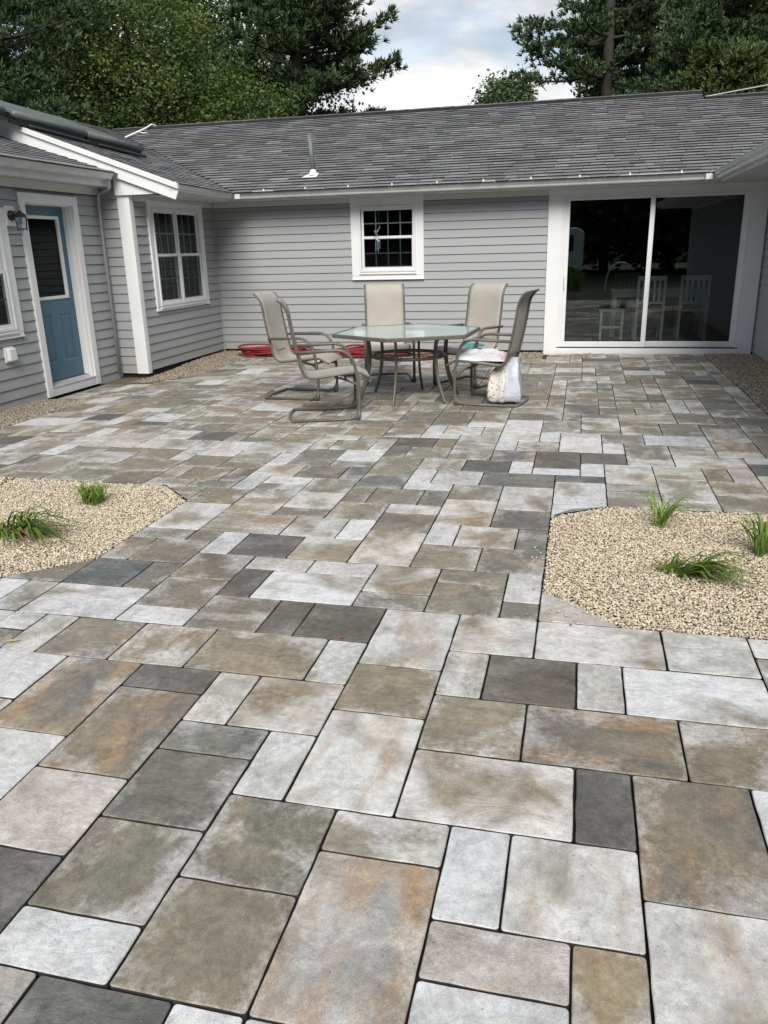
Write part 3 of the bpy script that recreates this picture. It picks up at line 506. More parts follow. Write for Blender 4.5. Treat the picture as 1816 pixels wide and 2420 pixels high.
double_hung(WD, (3.4 - 2, 5.02 - 2, .69, 2.03), (3.5 - 2, 4.915 - 2, .77, 1.95), [(3.56 - 2, 4.165 - 2), (4.24 - 2, 4.84 - 2)], 1.37, 0)

# ------------------------------------------------------------------ blue entrance door, set back in its opening
y0, y1 = 5.27, 6.36; o = lambda y: y - 2
d = MB(); WD.box(d, o(y0), o(y0 + .10), 0, .034, -.05, 2.20); WD.box(d, o(y1 - .10), o(y1), 0, .034, -.05, 2.20); WD.box(d, o(y0 + .10), o(y1 - .10), 0, .0335, 2.095, 2.20)
door = d.build('door', M['white'], house, bevel=.003)
d = MB(); WD.box(d, o(y0 + .06), o(y0 + .118), -.2, -.001, -.05, 2.11); WD.box(d, o(y1 - .118), o(y1 - .06), -.2, -.001, -.05, 2.11); WD.box(d, o(y0 + .118), o(y1 - .118), -.2, -.001, 2.085, 2.11)
WD.box(d, o(y1 - .135), o(y1 - .118), -.105, -.045, .09, 2.085); d.build('jamb', M['white'], door, bevel=.002)
d = MB(); WD.box(d, o(y0 + .10), o(y1 - .10), .0, .03, -.05, .052); d.build('riser', M['white'], door, bevel=.002)
d = MB(); d.hexa([WD.P(o(y0 + .1), -.12, .04), WD.P(o(y1 - .1), -.12, .04), WD.P(o(y1 - .1), .034, .04), WD.P(o(y0 + .1), .034, .04), WD.P(o(y0 + .1), -.12, .085), WD.P(o(y1 - .1), -.12, .085), WD.P(o(y1 - .1), .034, .056), WD.P(o(y0 + .1), .034, .056)]); d.build('sill', M['sillgrey'], door, bevel=.002)
# slab with a light opening and two raised-moulding panels
s0, s1 = y0 + .12, y1 - .12; gy0, gy1, gz0, gz1 = s0 + .13, s1 - .13, 1.05, 1.965
sx = -.145; sf = -.105
d = MB()
for a, b, z_0, z_1 in ((s0, s1, .095, .30), (s0, s1, .865, gz0), (s0, s1, gz1, 2.083), (s0, gy0, gz0, gz1), (gy1, s1, gz0, gz1), (s0, s0 + .12, .30, .865), (s0 + .34, s1 - .34, .30, .865), (s1 - .12, s1, .30, .865)): WD.box(d, o(a), o(b), sx, sf, z_0, z_1)
d.build('slab', M['teal'], door)
for a in (s0 + .12, s1 - .34):
    b = a + .22; p = MB(); z_0, z_1 = .30, .865; i1, i2 = .022, .05
    R1 = [WD.P(o(q), sf, z) for q, z in ((a, z_0), (b, z_0), (b, z_1), (a, z_1))]; R2 = [WD.P(o(q), sf - .012, z) for q, z in ((a + i1, z_0 + i1), (b - i1, z_0 + i1), (b - i1, z_1 - i1), (a + i1, z_1 - i1))]; R3 = [WD.P(o(q), sf - .002, z) for q, z in ((a + i2, z_0 + i2), (b - i2, z_0 + i2), (b - i2, z_1 - i2), (a + i2, z_1 - i2))]
    p.add(R1 + R2 + R3, [(i, (i + 1) % 4, 4 + (i + 1) % 4, 4 + i) for i in range(4)] + [(4 + i, 4 + (i + 1) % 4, 8 + (i + 1) % 4, 8 + i) for i in range(4)] + [(8, 9, 10, 11)]); p.build('door_panel', M['teal'], door)
d = MB(); frame4(WD, d, o(gy0 - .012), o(gy1 + .012), gz0 - .012, gz1 + .012, .036, sf - .02, sf + .014); d.build('light_frame', M['whitepaint'], door, bevel=.004)
d = MB(); WD.box(d, o(gy0 + .02), o(gy1 - .02), sf - .018, sf - .013, gz0 + .02, gz1 - .02); d.build('pane', M['glass'], door)
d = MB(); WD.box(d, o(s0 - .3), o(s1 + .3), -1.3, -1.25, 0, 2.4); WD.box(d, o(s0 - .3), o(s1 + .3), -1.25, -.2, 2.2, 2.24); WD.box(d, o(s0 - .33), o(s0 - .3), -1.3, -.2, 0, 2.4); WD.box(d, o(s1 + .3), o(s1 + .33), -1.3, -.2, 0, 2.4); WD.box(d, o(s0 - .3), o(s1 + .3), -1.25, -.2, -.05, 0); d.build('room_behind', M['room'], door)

# ------------------------------------------------------------------ sliding glass door
X = bx
d = MB(); WB.box(d, X(.259), X(.448), 0, .034, -.03, 2.17); WB.box(d, X(2.932), X(3.112), 0, .034, -.03, 2.17); WB.box(d, X(.259), X(3.112), 0, .030, 2.17, SO - .002)
sld = d.build('sliding_door', M['white'], house, bevel=.003)
d = MB(); WB.box(d, X(.448), X(2.932), .0, .045, -.03, .068); d.build('sill', M['white'], sld, bevel=.003)
d = MB(); WB.box(d, X(.448), X(2.932), -.10, .038, .068, .082); d.build('track', M['blackmetal'], sld)
d = MB(); WB.box(d, X(.448), X(.500), -.12, .028, .082, 2.17); WB.box(d, X(2.880), X(2.932), -.12, .028, .082, 2.17); WB.box(d, X(.500), X(2.880), -.12, .0275, 2.125, 2.17); d.build('frame', M['vinyl'], sld, bevel=.003)
def panel(a0, a1, d0, d1, lb):
    q = MB(); w_ = .055; WB.box(q, X(a0), X(a0 + w_), d0, d1, .083, 2.124); WB.box(q, X(a1 - w_), X(a1), d0, d1, .083, 2.124); WB.box(q, X(a0 + w_), X(a1 - w_), d0 + .001, d1 - .001, .083, .16); WB.box(q, X(a0 + w_), X(a1 - w_), d0 + .001, d1 - .001, 2.09, 2.124)
    p = q.build('door_leaf', M['vinyl'], sld, bevel=.003)
    return p
panel(.500, 1.682, -.02, .012, 'l'); panel(1.640, 2.880, -.075, -.035, 'r')
d = MB(); WB.box(d, X(.553), X(1.629), -.006, -.001, .158, 2.092); d.build('pane', M['doorglass'], sld)
d = MB(); WB.box(d, X(1.694), X(2.827), -.058, -.053, .158, 2.092); d.build('pane', M['doorglass'], sld)
d = MB(); WB.box(d, X(.512), X(.530), .012, .018, .86, 1.14); d.tube([WB.P(X(.521), .016, .90), WB.P(X(.521), .045, .92), WB.P(X(.521), .045, 1.08), WB.P(X(.521), .016, 1.10)], .007, 8); d.build('handle', M['vinyl'], sld, bevel=.002)
# the dining room behind the glass
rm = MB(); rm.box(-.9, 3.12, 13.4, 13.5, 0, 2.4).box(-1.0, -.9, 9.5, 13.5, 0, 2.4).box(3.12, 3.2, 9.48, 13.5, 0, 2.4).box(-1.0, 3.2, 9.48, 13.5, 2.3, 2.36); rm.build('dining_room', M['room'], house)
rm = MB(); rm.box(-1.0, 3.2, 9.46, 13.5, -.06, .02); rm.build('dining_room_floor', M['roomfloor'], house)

# ------------------------------------------------------------------ soffits, fascias, gutters
gy, gxl, gxr = 8.97, -4.38, 2.44
f = MB(); f.box(gxl + .0, gxr, gy + .02, YB - .021, SO, SO + .02); hp('soffit', f, 'soffit')
gxn = gxl + .150; f = MB(); f.prism([(XL + .022, YF - .02, SO + .0005), (gxn - .02, YF - .02, SO + .0005), (gxl - .02, YB - .02, SO + .0005), (XL + .022, YB - .02, SO + .0005)], [(XL + .022, YF - .02, SO + .0205), (gxn - .02, YF - .02, SO + .0205), (gxl - .02, YB - .02, SO + .0205), (XL + .022, YB - .02, SO + .0205)]); hp('soffit', f, 'soffit')
f = MB(); f.box(gxr + .02, XR - .021, 1.0, YB - .02, SO + .0005, SO + .0205); hp('soffit', f, 'soffit')
f = MB(); f.box(gxl, gxr, gy, gy + .02, SO - .014, 2.37); hp('fascia', f, 'gutter', .002)
f = MB(); f.prism([(gxn - .02, YF - .06, SO - .0145), (gxn, YF - .06, SO - .0145), (gxl, gy + .02, SO - .0145), (gxl - .02, gy + .02, SO - .0145)], [(gxn - .02, YF - .06, 2.37), (gxn, YF - .06, 2.37), (gxl, gy + .02, 2.37), (gxl - .02, gy + .02, 2.37)]); hp('fascia', f, 'gutter', .002)
f = MB(); f.box(gxr, gxr + .02, 1.0, gy + .02, SO - .0145, 2.37); hp('fascia', f, 'gutter', .002)
GP = [(0, 0), (.055, 0), (.066, .012), (.070, .030), (.092, .055), (.100, .068), (.100, .088), (.112, .088), (.112, .098), (.092, .098), (.092, .074), (.082, .062), (.060, .034), (.056, .010), (.008, .010), (.008, .094), (0, .094)]
def gutter(f0, f1, z, name='gutter', caps=(False, False)):
    """f0(d), f1(d): plan position of the two ends at depth d from the fascia"""
    mb = MB(); a = [(*f0(d), z + h) for d, h in GP]; b = [(*f1(d), z + h) for d, h in GP]; mb.add(a + b, [(i, (i + 1) % len(GP), len(GP) + (i + 1) % len(GP), len(GP) + i) for i in range(len(GP))])
    out = [(0, 0), (.055, 0), (.070, .03), (.1, .068), (.112, .098), (0, .094)]
    for k, (fn, on) in enumerate(zip((f0, f1), caps)):
        if on:
            e = 1 if k else -1; dv = np.array(f1(0)) - np.array(f0(0)); dv = dv / np.linalg.norm(dv) * e * .004
            q = [(*(np.array(fn(d)) + 0), z + h) for d, h in out]; q2 = [(*(np.array(fn(d)) + dv), z + h) for d, h in out]; mb.prism(q, q2)
    return mb.build(name, M['gutter'], house)
gb = gutter(lambda d: (gxl + d, gy - d), lambda d: (gxr - d, gy - d), 2.262)
gutter(lambda d: (gxn + d, YF - .10), lambda d: (gxl + d, gy - d), 2.262, caps=(True, False))
gutter(lambda d: (gxr - d, gy - d), lambda d: (gxr - d, 1.0), 2.262)
m = MB(); m.box(gxl + .112, gxl + .20, gy - .1155, gy - .06, 2.262, 2.350); m.build('gutter_joint', M['gutter'], house, bevel=.004)
m = MB(); m.box(gxr - .20, gxr - .112, gy - .1155, gy - .06, 2.262, 2.350); m.build('gutter_joint', M['gutter'], house, bevel=.004)
for k in range(10):
    x = -3.80 + .638 * k; m = MB(); m.box(x - .006, x + .006, gy - .113, gy - .01, 2.3605, 2.366).box(x - .010, x + .010, gy - .119, gy - .111, 2.348, 2.384); m.build('gutter_hanger', M['whitepaint'], house)
# the nearer, lower eave on the left
f = MB(); f.box(XD + .021, -5.03, 1.5, 6.74, 2.34, 2.36); hp('soffit', f, 'soffit')
f = MB(); f.box(-5.03, -5.01, 1.5, 6.74, 2.328, 2.50); hp('fascia', f, 'gutter', .002)
f = MB(); f.box(XD + .0, -5.012, 6.74, 6.76, 2.325, 2.47); hp('eave_return', f, 'soffit', .002)
gutter(lambda d: (-5.01 + d, 1.5), lambda d: (-5.01 + d, 6.72), 2.408, caps=(False, True))
dsp = MB()
pth = rounded([(-4.965, 6.67, 2.41), (-4.965, 6.68, 2.30), (-5.19, 6.76, 2.255), (-5.215, 6.78, 2.12), (-5.215, 6.78, 0.0)], .05, 3)
dsp.tube(pth, .019, 8, up=(0, 1, 0)); dsp.build('downspout', M['siding'], house, smooth=True)

# ------------------------------------------------------------------ roofs
SL = .36; E0 = (gxl - .02 + .05, 8.93); ZE = 2.365
def zr(y): return ZE + SL * (y - 8.88)
def zl(x): return ZE + SL * (-4.29 - x)
YRG, YR2, XSTEP = 13.3, 12.85, 2.60
ov = []
KS = .07; shf = lambda y: KS * max(0.0, 8.88 - y)
r = MB(); r.add([(-4.29, 8.88, zr(8.88) - .02), (2.36, 8.88, zr(8.88) - .02), (9.5, 8.88, zr(8.88) - .02), (9.5, YR2, zr(YR2) - .02), (XSTEP, YR2, zr(YR2) - .02), (XSTEP, YRG, zr(YRG) - .02), (-8.71, YRG, zr(YRG) - .02)], [(0, 1, 4, 5, 6), (1, 2, 3, 4)])
r.add([(-8.71, YRG, zr(YRG) - .02), (XSTEP, YRG, zr(YRG) - .02), (XSTEP, 17.8, zr(8.8) - .02), (-8.71, 17.8, zr(8.8) - .02), (9.5, YR2, zr(YR2) - .02), (XSTEP, YR2, zr(YR2) - .02), (9.5, 17.0, zr(8.8) - .02), (XSTEP, 17.0, zr(8.8) - .02)], [(0, 1, 2, 3), (5, 4, 6, 7), (1, 5, 7, 2)])
roofB = r.build('roof', M['deck_edge_shade'], house)
r = MB(); r.add([(-4.27 + shf(6.8), 6.80, zl(-4.27) - .02), (-4.29, 8.88, zl(-4.29) - .02), (-8.71, YRG, zl(-8.71) - .02), (-8.71 + shf(6.8), 6.80, zl(-8.71) - .02), (-13.1, 13.3, zl(-4.3)), (-13.1, 6.8, zl(-4.3)), (-8.71, 8.88, zl(-8.71) - .02)], [(0, 1, 6, 3), (1, 2, 6), (3, 6, 2, 4, 5)]); roofL = r.build('roof', M['deck_edge_shade'], house)
ZN = 2.495; zn = lambda x: ZN + .318 * (-4.92 - x)
r = MB(); r.add([(-4.94, 1.5, zn(-4.94) - .015), (-4.94, 6.79, zn(-4.94) - .015), (-9.2, 6.79, zn(-9.2) - .015), (-9.2, 1.5, zn(-9.2) - .015)], [(0, 1, 2, 3)]); roofN = r.build('roof', M['deck_edge_shade'], house)
r = MB(); r.add([(2.40, 1.0, 2.37), (2.40, 8.9, 2.37), (8.8, 8.9, 2.37 + .36 * 6.4), (8.8, 1.0, 2.37 + .36 * 6.4)], [(0, 1, 2, 3)]); roofR = r.build('roof', M['deck_edge_shade'], house)
def shingles(roof, pos, nc, ex, span, nrm, tw=(.17, .36)):
    """pos(s, c): 3D point at distance s along the eave and c up the slope; span(c) -> (s0, s1)"""
    L = []; nrm = np.array(nrm) / np.linalg.norm(nrm)
    for c in range(nc):
        c0, c1 = c * ex, (c + 1.08) * ex; sa, sb = span(c0 + ex * .5); s = sa - R.random() * .2; wob = R.uniform(-.004, .004)
        while s < sb:
            w_ = R.uniform(*tw); a, b = max(s, sa), min(s + w_ - .006, sb); s += w_
            if b - a < .03: continue
            h0 = (R.choice((.014, .017, .020)) + R.uniform(0, .003)) * (1 if roof is roofB else .6); lo = c0 + wob + R.uniform(-.003, .003)
            p = [pos(a, lo) + nrm * .001, pos(b, lo) + nrm * .001, pos(b, c1) - nrm * .001, pos(a, c1) - nrm * .001, pos(a, lo) + nrm * h0, pos(b, lo) + nrm * h0, pos(b, c1) + nrm * .002, pos(a, c1) + nrm * .002]
            g = R.choice((.155, .175, .19, .21, .24)) * R.uniform(.85, 1.15); L.append((p, (g * .97, g * 1.0, g * R.uniform(.98, 1.06), 1)))
    return [(roof, p, t) for p, t in L]
ks = 1 / math.sqrt(1 + SL * SL); exb = .140
def stepspan(c):
    y = 8.85 + c * ks; return (-4.29 - (y - 8.88), (XSTEP if y > YR2 else 6.2))
SH = []
SH += shingles(roofB, lambda s, c: np.array((s, 8.85 + c * ks, zr(8.85 + c * ks) - .018)), 34, exb, lambda c: stepspan(c), (0, -SL, 1))
SH += shingles(roofL, lambda s, c: np.array((-4.26 + shf(s) - c * ks, s, zl(-4.26 - c * ks) - .018)), 34, exb, lambda c: (6.79, 8.88 + max(0, c * ks - .03)), (SL, 0, 1))
k2 = 1 / math.sqrt(1 + .318 ** 2)
SH += shingles(roofN, lambda s, c: np.array((-4.905 - c * k2, s, zn(-4.905 - c * k2) - .013)), 18, exb, lambda c: (2.6, 6.79), (.318, 0, 1))
def area(p):
    q = [px(v) for v in (p[4], p[5], p[6], p[7])]
    if min(a[2] for a in q) < .3 or not all(-10 < a[0] < 778 and -10 < a[1] < 1034 for a in q): return 0
    return abs(sum(q[i][0] * q[(i + 1) % 4][1] - q[(i + 1) % 4][0] * q[i][1] for i in range(4))) / 2
SHF = [(3, 2, 1, 0), (4, 5, 6, 7), (0, 1, 5, 4), (1, 2, 6, 5), (3, 0, 4, 7)]
for rf in (roofB, roofL, roofN):
    S = sorted([s for s in SH if s[0] is rf], key=lambda s: -area(s[1])); n1 = 300 if rf is roofB else 150
    for i, (_, p, t) in enumerate(S[:n1]): m = MB(); m.add(p, SHF, tone=[t] * 8); m.mi = [0, 0, 1, 0, 0]; m.build('shingle', [M['shingle'], M['deck_edge_shade']], rf)  # front edges near-black: cut asphalt plus the painted shadow between courses
    m = MB()
    for _, p, t in S[n1:]: m.add(p, SHF, tone=[t] * 8)
    m.mi = [0, 0, 1, 0, 0] * (len(m.f) // 5); q = m.build('shingle_field', [M['shingle'], M['deck_edge_shade']], rf); q['kind'] = 'stuff'
# ridge caps and step edge
def cap(x0, x1, y, z, rf):
    x = x0
    while x < x1:
        b = min(x + .29, x1); m = MB(); h = .028 + R.uniform(0, .006); g = R.uniform(.10, .16)
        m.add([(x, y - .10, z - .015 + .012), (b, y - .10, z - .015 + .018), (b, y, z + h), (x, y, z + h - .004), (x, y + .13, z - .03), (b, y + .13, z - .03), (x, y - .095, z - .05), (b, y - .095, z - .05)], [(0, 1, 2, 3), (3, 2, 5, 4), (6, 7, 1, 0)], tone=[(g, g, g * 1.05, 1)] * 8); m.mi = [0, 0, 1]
        m.build('ridge_shingle', [M['shingle'], M['deck_edge_shade']], rf); x += .28
cap(-8.7, XSTEP, YRG, zr(YRG), roofB); cap(XSTEP, 6.2, YR2, zr(YR2), roofB)
# rake trim on the left wing's gable end
def rk(x, dz): return zl(x - shf(6.8)) + dz
YK = 6.80; m = MB(); m.prism([(-4.10, YK - .03, rk(-4.10, -.075)), (-8.7, YK - .03, rk(-8.7, -.075)), (-8.7, YK - .03, rk(-8.7, -.012)), (-4.10, YK - .03, rk(-4.10, -.012))], [(-4.10, YK + .02, rk(-4.10, -.075)), (-8.7, YK + .02, rk(-8.7, -.075)), (-8.7, YK + .02, rk(-8.7, -.012)), (-4.10, YK + .02, rk(-4.10, -.012))]); hp('rake_trim', m, 'white', .002)
m = MB(); P_ = [(-4.10, rk(-4.10, -.077)), (-4.155, rk(-4.155, -.215)), (-8.7, rk(-8.7, -.215)), (-8.7, rk(-8.7, -.077))]; m.prism([(x, YK, z) for x, z in P_], [(x, YK + .022, z) for x, z in P_]); hp('rake_board', m, 'white', .002)
m = MB(); P_ = [(-4.27, SO - .012), (-5.006, SO - .012), (-5.006, rk(-5.006, -.19)), (-4.27, rk(-4.27, -.19))]; m.prism([(x, YF - .055, z) for x, z in P_], [(x, YF - .024, z) for x, z in P_]); hp('gable_panel', m, 'white', .002)
m = MB(); P_ = [(XD - 3.4, 2.3), (XL - .15, 2.3), (XL - .15, rk(XL - .15, -.1)), (XD - 3.4, rk(XD - 3.4, -.1))]; m.prism([(x, YF - .001, z) for x, z in P_[::-1]], [(x, YF + .05, z) for x, z in P_[::-1]]); hp('gable_backing', m, 'dark')
# plumbing vent with white flashing
v = MB(); xb, yb = -3.262, 9.52; v.tube([(xb + .02, yb, zr(yb)), (xb - .02, yb, zr(yb) + .56)], .034, 12); vent = v.build('vent_pipe', M['ventgrey'], house, smooth=True)
v = MB(); v.tube([(xb + .015, yb - .01, zr(yb) - .01), (xb + .015, yb, zr(yb) + .07)], [.068, .042], 12); v.hexa([(xb - .13, yb - .12, zr(yb - .12) + .004), (xb + .10, yb - .12, zr(yb - .12) + .004), (xb + .08, yb + .08, zr(yb + .08) + .0), (xb - .06, yb + .08, zr(yb + .08) + .0), (xb - .13, yb - .12, zr(yb - .12) + .010), (xb + .10, yb - .12, zr(yb - .12) + .010), (xb + .08, yb + .08, zr(yb + .08) + .006), (xb - .06, yb + .08, zr(yb + .08) + .006)]); v.build('flashing', M['flash'], vent)
# ------------------------------------------------------------------ solar pool-heating mats on the left roof
def mat_panel(y0, y1, label, off=0.0):
    h = .115; X_ = lambda y, k=0.0: -5.90 - .10 * (9.2 - y) - off - k; Z_ = lambda x, y, d=0.0: zl(x - shf(y)) + d
    xm, ym = X_((y0 + y1) / 2, .7), (y0 + y1) / 2
    t = empty('solar_heating_panel', (xm, ym, Z_(xm, ym, .05)), label, 'solar panel', 'solar pool heating panels on the left roof')
    q = [(X_(y0), y0), (X_(y1), y1), (X_(y1, 1.45), y1 + .30), (X_(y0, 1.45), y0 + .30)]
    m = MB(); m.hexa([(x, y, Z_(x, min(y, y1), h)) for x, y in q] + [(x, y, Z_(x, min(y, y1), h + .022)) for x, y in q]); m.build('panel_sheet', M['mat'], t)
    m = MB(); m.tube([(X_(y, -.02), y, Z_(X_(y), y, h - .005)) for y in (y0 - .03, y1 + .025)], .042, 12); m.build('header_pipe', M['mat'], t, smooth=True)
    m = MB(); m.tube([(X_(y, -.12), y, Z_(X_(y, -.12), y, .03)) for y in (y0 + .1, y1 - .05)], .02, 8); m.build('feed_pipe', M['pipe'], t, smooth=True)
    m = MB(); m.hexa([(X_(y, k), y, Z_(X_(y, k), y, z)) for z in (0, h - .03) for k, y in ((.3, y0), (-.02, y0), (-.02, y1), (.3, y1))]); m.build('under_panel_shade', M['pipe'], t)  # solid black box painting the shadow band beneath the panel
mat_panel(7.98, 9.20, 'ribbed grey-green solar heating mat on the left roof, nearest the roof valley')
mat_panel(6.66, 7.92, 'ribbed grey-green solar heating mat on the left roof, further from the valley')
mat_panel(5.30, 6.55, 'ribbed solar heating mat cut off by the left edge of the photo', .08)
m = MB(); m.tube(rounded([(-8.06, 12.35, zr(12.35) + .02), (-7.86, 13.03, zr(13.03) + .05), (-7.84, 13.28, zr(13.28) + .07), (-7.76, 13.42, zr(13.3))], .05, 3), .016, 8); m.tube([(-7.93, 12.85, zr(12.85) + .04), (-7.80, 12.80, zr(12.8) + .02), (-7.72, 12.82, zr(12.82) + .02)], .008, 6)
tag(m.build('conduit_pipe', M['whitepaint'], smooth=True, loc=(-7.9, 12.9, zr(12.9))), 'thin white pipe lying up the far roof to its ridge, above the valley', 'pipe')
m = MB(); m.tube([(2.62, 12.8, 3.80), (3.6, 12.78, 3.915), (6.0, 12.7, 4.32)], .010, 6)
tag(m.build('overhead_cable', M['sillgrey'], loc=(3, 12.8, 3.8)), 'thin grey cable rising right from the step in the roof ridge', 'cable')

# ------------------------------------------------------------------ wall lantern and socket
ln = empty('wall_lantern', (XD, 5.09, 1.95), 'black metal lantern with clear glass on a white block beside the blue door', 'wall lamp')
m = MB(); WD.box(m, 3.015, 3.165, .013, .045, 1.845, 2.05); m.build('mounting_block', M['white'], ln, bevel=.008)
m = MB(); m.tube([(XD + .045, 5.09, 1.95), (XD + .075, 5.09, 1.95), (XD + .085, 5.09, 1.95)], [.055, .05, .02], 14); m.build('back_plate', M['blackmetal'], ln, smooth=True)
m = MB(); m.tube(rounded([(XD + .08, 5.09, 1.95), (XD + .13, 5.09, 1.965), (XD + .165, 5.09, 1.995)], .02), .011, 8); m.build('arm', M['blackmetal'], ln, smooth=True)
cx, cy = XD + .165, 5.09
m = MB(); m.tube([(cx, cy, 1.93), (cx, cy, 1.955), (cx, cy, 1.985), (cx, cy, 2.0)], [.066, .060, .022, .012], 6); m.tube(curve([(cx - .014, cy, 2.0), (cx - .017, cy, 2.022), (cx, cy, 2.04), (cx + .017, cy, 2.022), (cx + .014, cy, 2.0)], 4), .003, 6); m.build('lamp_top', M['blackmetal'], ln)
m = MB(); m.tube([(cx, cy, 1.93), (cx, cy, 1.815)], [.058, .046], 6, cap=False); m.build('lamp_glass', M['lampglass'], ln)
for k in range(6): a = k * math.pi / 3; m = MB(); m.tube([(cx + .062 * math.cos(a), cy + .062 * math.sin(a), 1.93), (cx + .050 * math.cos(a), cy + .050 * math.sin(a), 1.795)], .0042, 5); m.build('cage_bar', M['blackmetal'], ln)
m = MB(); m.tube([(cx, cy, 1.815), (cx, cy, 1.807)], .053, 6); m.build('cage_base', M['blackmetal'], ln)
m = MB(); m.tube([(cx, cy, 1.82), (cx, cy, 1.86)], .012, 8); m.build('bulb', M['whitepaint'], ln)
sk = empty('outdoor_socket', (XD, 4.73, .52), 'white weatherproof socket cover low on the siding left of the blue door', 'socket cover')
m = MB(); WD.box(m, 2.655, 2.80, .012, .03, .44, .605); m.build('base_plate', M['whitepaint'], sk, bevel=.004)
m = MB(); WD.box(m, 2.67, 2.79, .03, .078, .455, .59); m.build('cover', M['whitepaint'], sk, bevel=.012)
m = MB(); WD.box(m, 2.77, 2.80, .05, .07, .46, .49); m.build('latch', M['whitepaint'], sk, bevel=.003)

# ------------------------------------------------------------------ wind chime hanging in front of the back window
wc = empty('wind_chime', (-2.23, YB - .12, 1.95), 'small metal wind chime with blue tubes hanging before the middle window', 'wind chime')
m = MB(); m.tube([(-2.16, YB - .10, 2.24), (-2.20, YB - .10, 1.84)], .0012, 4); m.build('string', M['ventgrey'], wc)
m = MB(); m.tube(curve([(-2.17, YB - .10, 1.84), (-2.19, YB - .10, 1.79), (-2.225, YB - .10, 1.75), (-2.25, YB - .10, 1.77), (-2.24, YB - .10, 1.735), (-2.205, YB - .10, 1.715)], 4), [.006, .007, .008, .009, .010, .012, .013, .014, .016, .018, .017, .015, .013, .011, .010, .010, .009, .008, .007, .006, .005], 6)
m.build('ornament', M['ventgrey'], wc, smooth=True)
for k, (dx, z0, ln_) in enumerate(((-.028, 1.60, .125), (-.008, 1.605, .10), (.012, 1.59, .125), (.032, 1.64, .12))):
    m = MB(); m.tube([(-2.215 + dx, YB - .10 + (k % 2) * .02, z0), (-2.215 + dx, YB - .10 + (k % 2) * .02, z0 - ln_)], .0065, 8); m.build('chime_tube', M['chime'] if 'chime' in M else M.setdefault('chime', plain('blue_grey_chime', (.22, .36, .42), .25, .1, metal=.6)), wc)
    m = MB(); m.tube([(-2.215 + dx, YB - .10 + (k % 2) * .02, z0), (-2.212, YB - .10, 1.71)], .0012, 4); m.tube([(-2.213 + dx * .7, YB - .1, 1.67 - k * .012), (-2.213 + dx * .7, YB - .1, 1.656 - k * .012)], .007, 6); m.build('bead_string', M['whitepaint'], wc)

# ------------------------------------------------------------------ spring-base sling chairs
W2 = .285; RP = [(-.125, .385), (-.085, .405), (-.03, .432), (.06, .432), (.20, .418), (.34, .402), (.43, .400), (.475, .425), (.50, .475), (.525, .58), (.555, .72), (.58, .86), (.595, .96), (.615, 1.025), (.655, 1.08), (.685, 1.097)]
def chair_proto():
    c = empty('patio_chair', (0, 0, 0)); WL[c] = (0, 0, 0)          # local: +Y back, front at -Y, x across
    for s in (-1, 1):
        x = s * W2
        pts = rounded([(x * .97, .53, .640), (x, .05, .655), (x, -.02, .35), (x, -.015, .014), (x, .60, .014)], [.1, .26, .2, .12, .05], 7)
        m = MB(); m.tube(pts, .0175, 10, flat=.85); m.build('side_frame', M['bronze'], c, smooth=True)
        m = MB(); m.tube([(x, -.015, .10), (x, -.012, .05), (x, .01, .006)], [.015, .021, .030], 8); m.build('foot_glide', M['bronze'], c, smooth=True)
        rp = curve([(s * .232, y, z) for y, z in RP], 3); m = MB(); m.tube(rp, .016, 8, flat=.75); m.build('side_rail', M['bronze'], c, smooth=True)
        m = MB(); m.tube([(s * .245, .535, .640), (s * .285, .525, .640)], .009, 6); m.build('arm_bracket', M['bronze'], c)
    m = MB(); m.tube(rounded([(-W2, .60, .014), (-.10, .635, .014), (.10, .635, .014), (W2, .60, .014)], .05), .0150, 10); m.build('rear_bar', M['bronze'], c, smooth=True)
    m = MB(); m.tube([(-W2, -.012, .33), (-.14, .09, .355), (.14, .09, .355), (W2, -.012, .33)], .012, 8); m.tube([(-.14, .09, .355), (-.2, .20, .40)], .010, 6); m.tube([(.14, .09, .355), (.2, .20, .40)], .010, 6); m.build('spring_bracket', M['bronze'], c, smooth=True)
    m = MB(); m.tube([(-.232, .14, .408), (.232, .14, .408)], .010, 8); m.build('cross_bar', M['bronze'], c)
    m = MB(); m.tube([(-.232, .684, 1.095), (.232, .684, 1.095)], .009, 8); m.build('cross_bar', M['bronze'], c)
    m = MB(); m.tube([(-.232, .515, .50), (.232, .515, .50)], .010, 8); m.build('cross_bar', M['bronze'], c)
    prof = np.array(curve([(0, y, z) for y, z in RP], 4)); n = len(prof); xs = np.linspace(-.224, .224, 13); V = []; A = []; dst = 0
    dd = np.r_[0, np.cumsum(np.linalg.norm(np.diff(prof, axis=0), axis=1))]
    for side in (0, 1):
        for i, p in enumerate(prof):
            a = prof[max(i - 1, 0)]; b = prof[min(i + 1, n - 1)]; tt = (b - a) / np.linalg.norm(b - a); nn = np.array((0, -tt[2], tt[1]))
            for x in xs:
                sag = -.012 * (1 - (x / .224) ** 2) * math.sin(math.pi * min(1, max(0, i / (n - 1)))) - (.0028 if side else 0)
                q = p + nn * (.010 + sag); V.append((x, q[1], q[2])); A.append((x, dd[i], 0))
    k = len(xs); F = []; h = n * k
    for i in range(n - 1):
        for j in range(k - 1): a = i * k + j; F.append((a, a + 1, a + k + 1, a + k)); F.append((h + a, h + a + k, h + a + k + 1, h + a + 1))
    for i in range(n - 1): a = i * k; F.append((a, a + k, h + a + k, h + a)); a = i * k + k - 1; F.append((a, h + a, h + a + k, a + k))
    for j in range(k - 1): F.append((j, h + j, h + j + 1, j + 1)); a = (n - 1) * k + j; F.append((a, a + 1, h + a + 1, h + a))
    mesh_obj('sling', np.array(V), F, M['sling'], c, smooth=True, at={'uvw': np.array(A)})
    return c
ch = chair_proto()
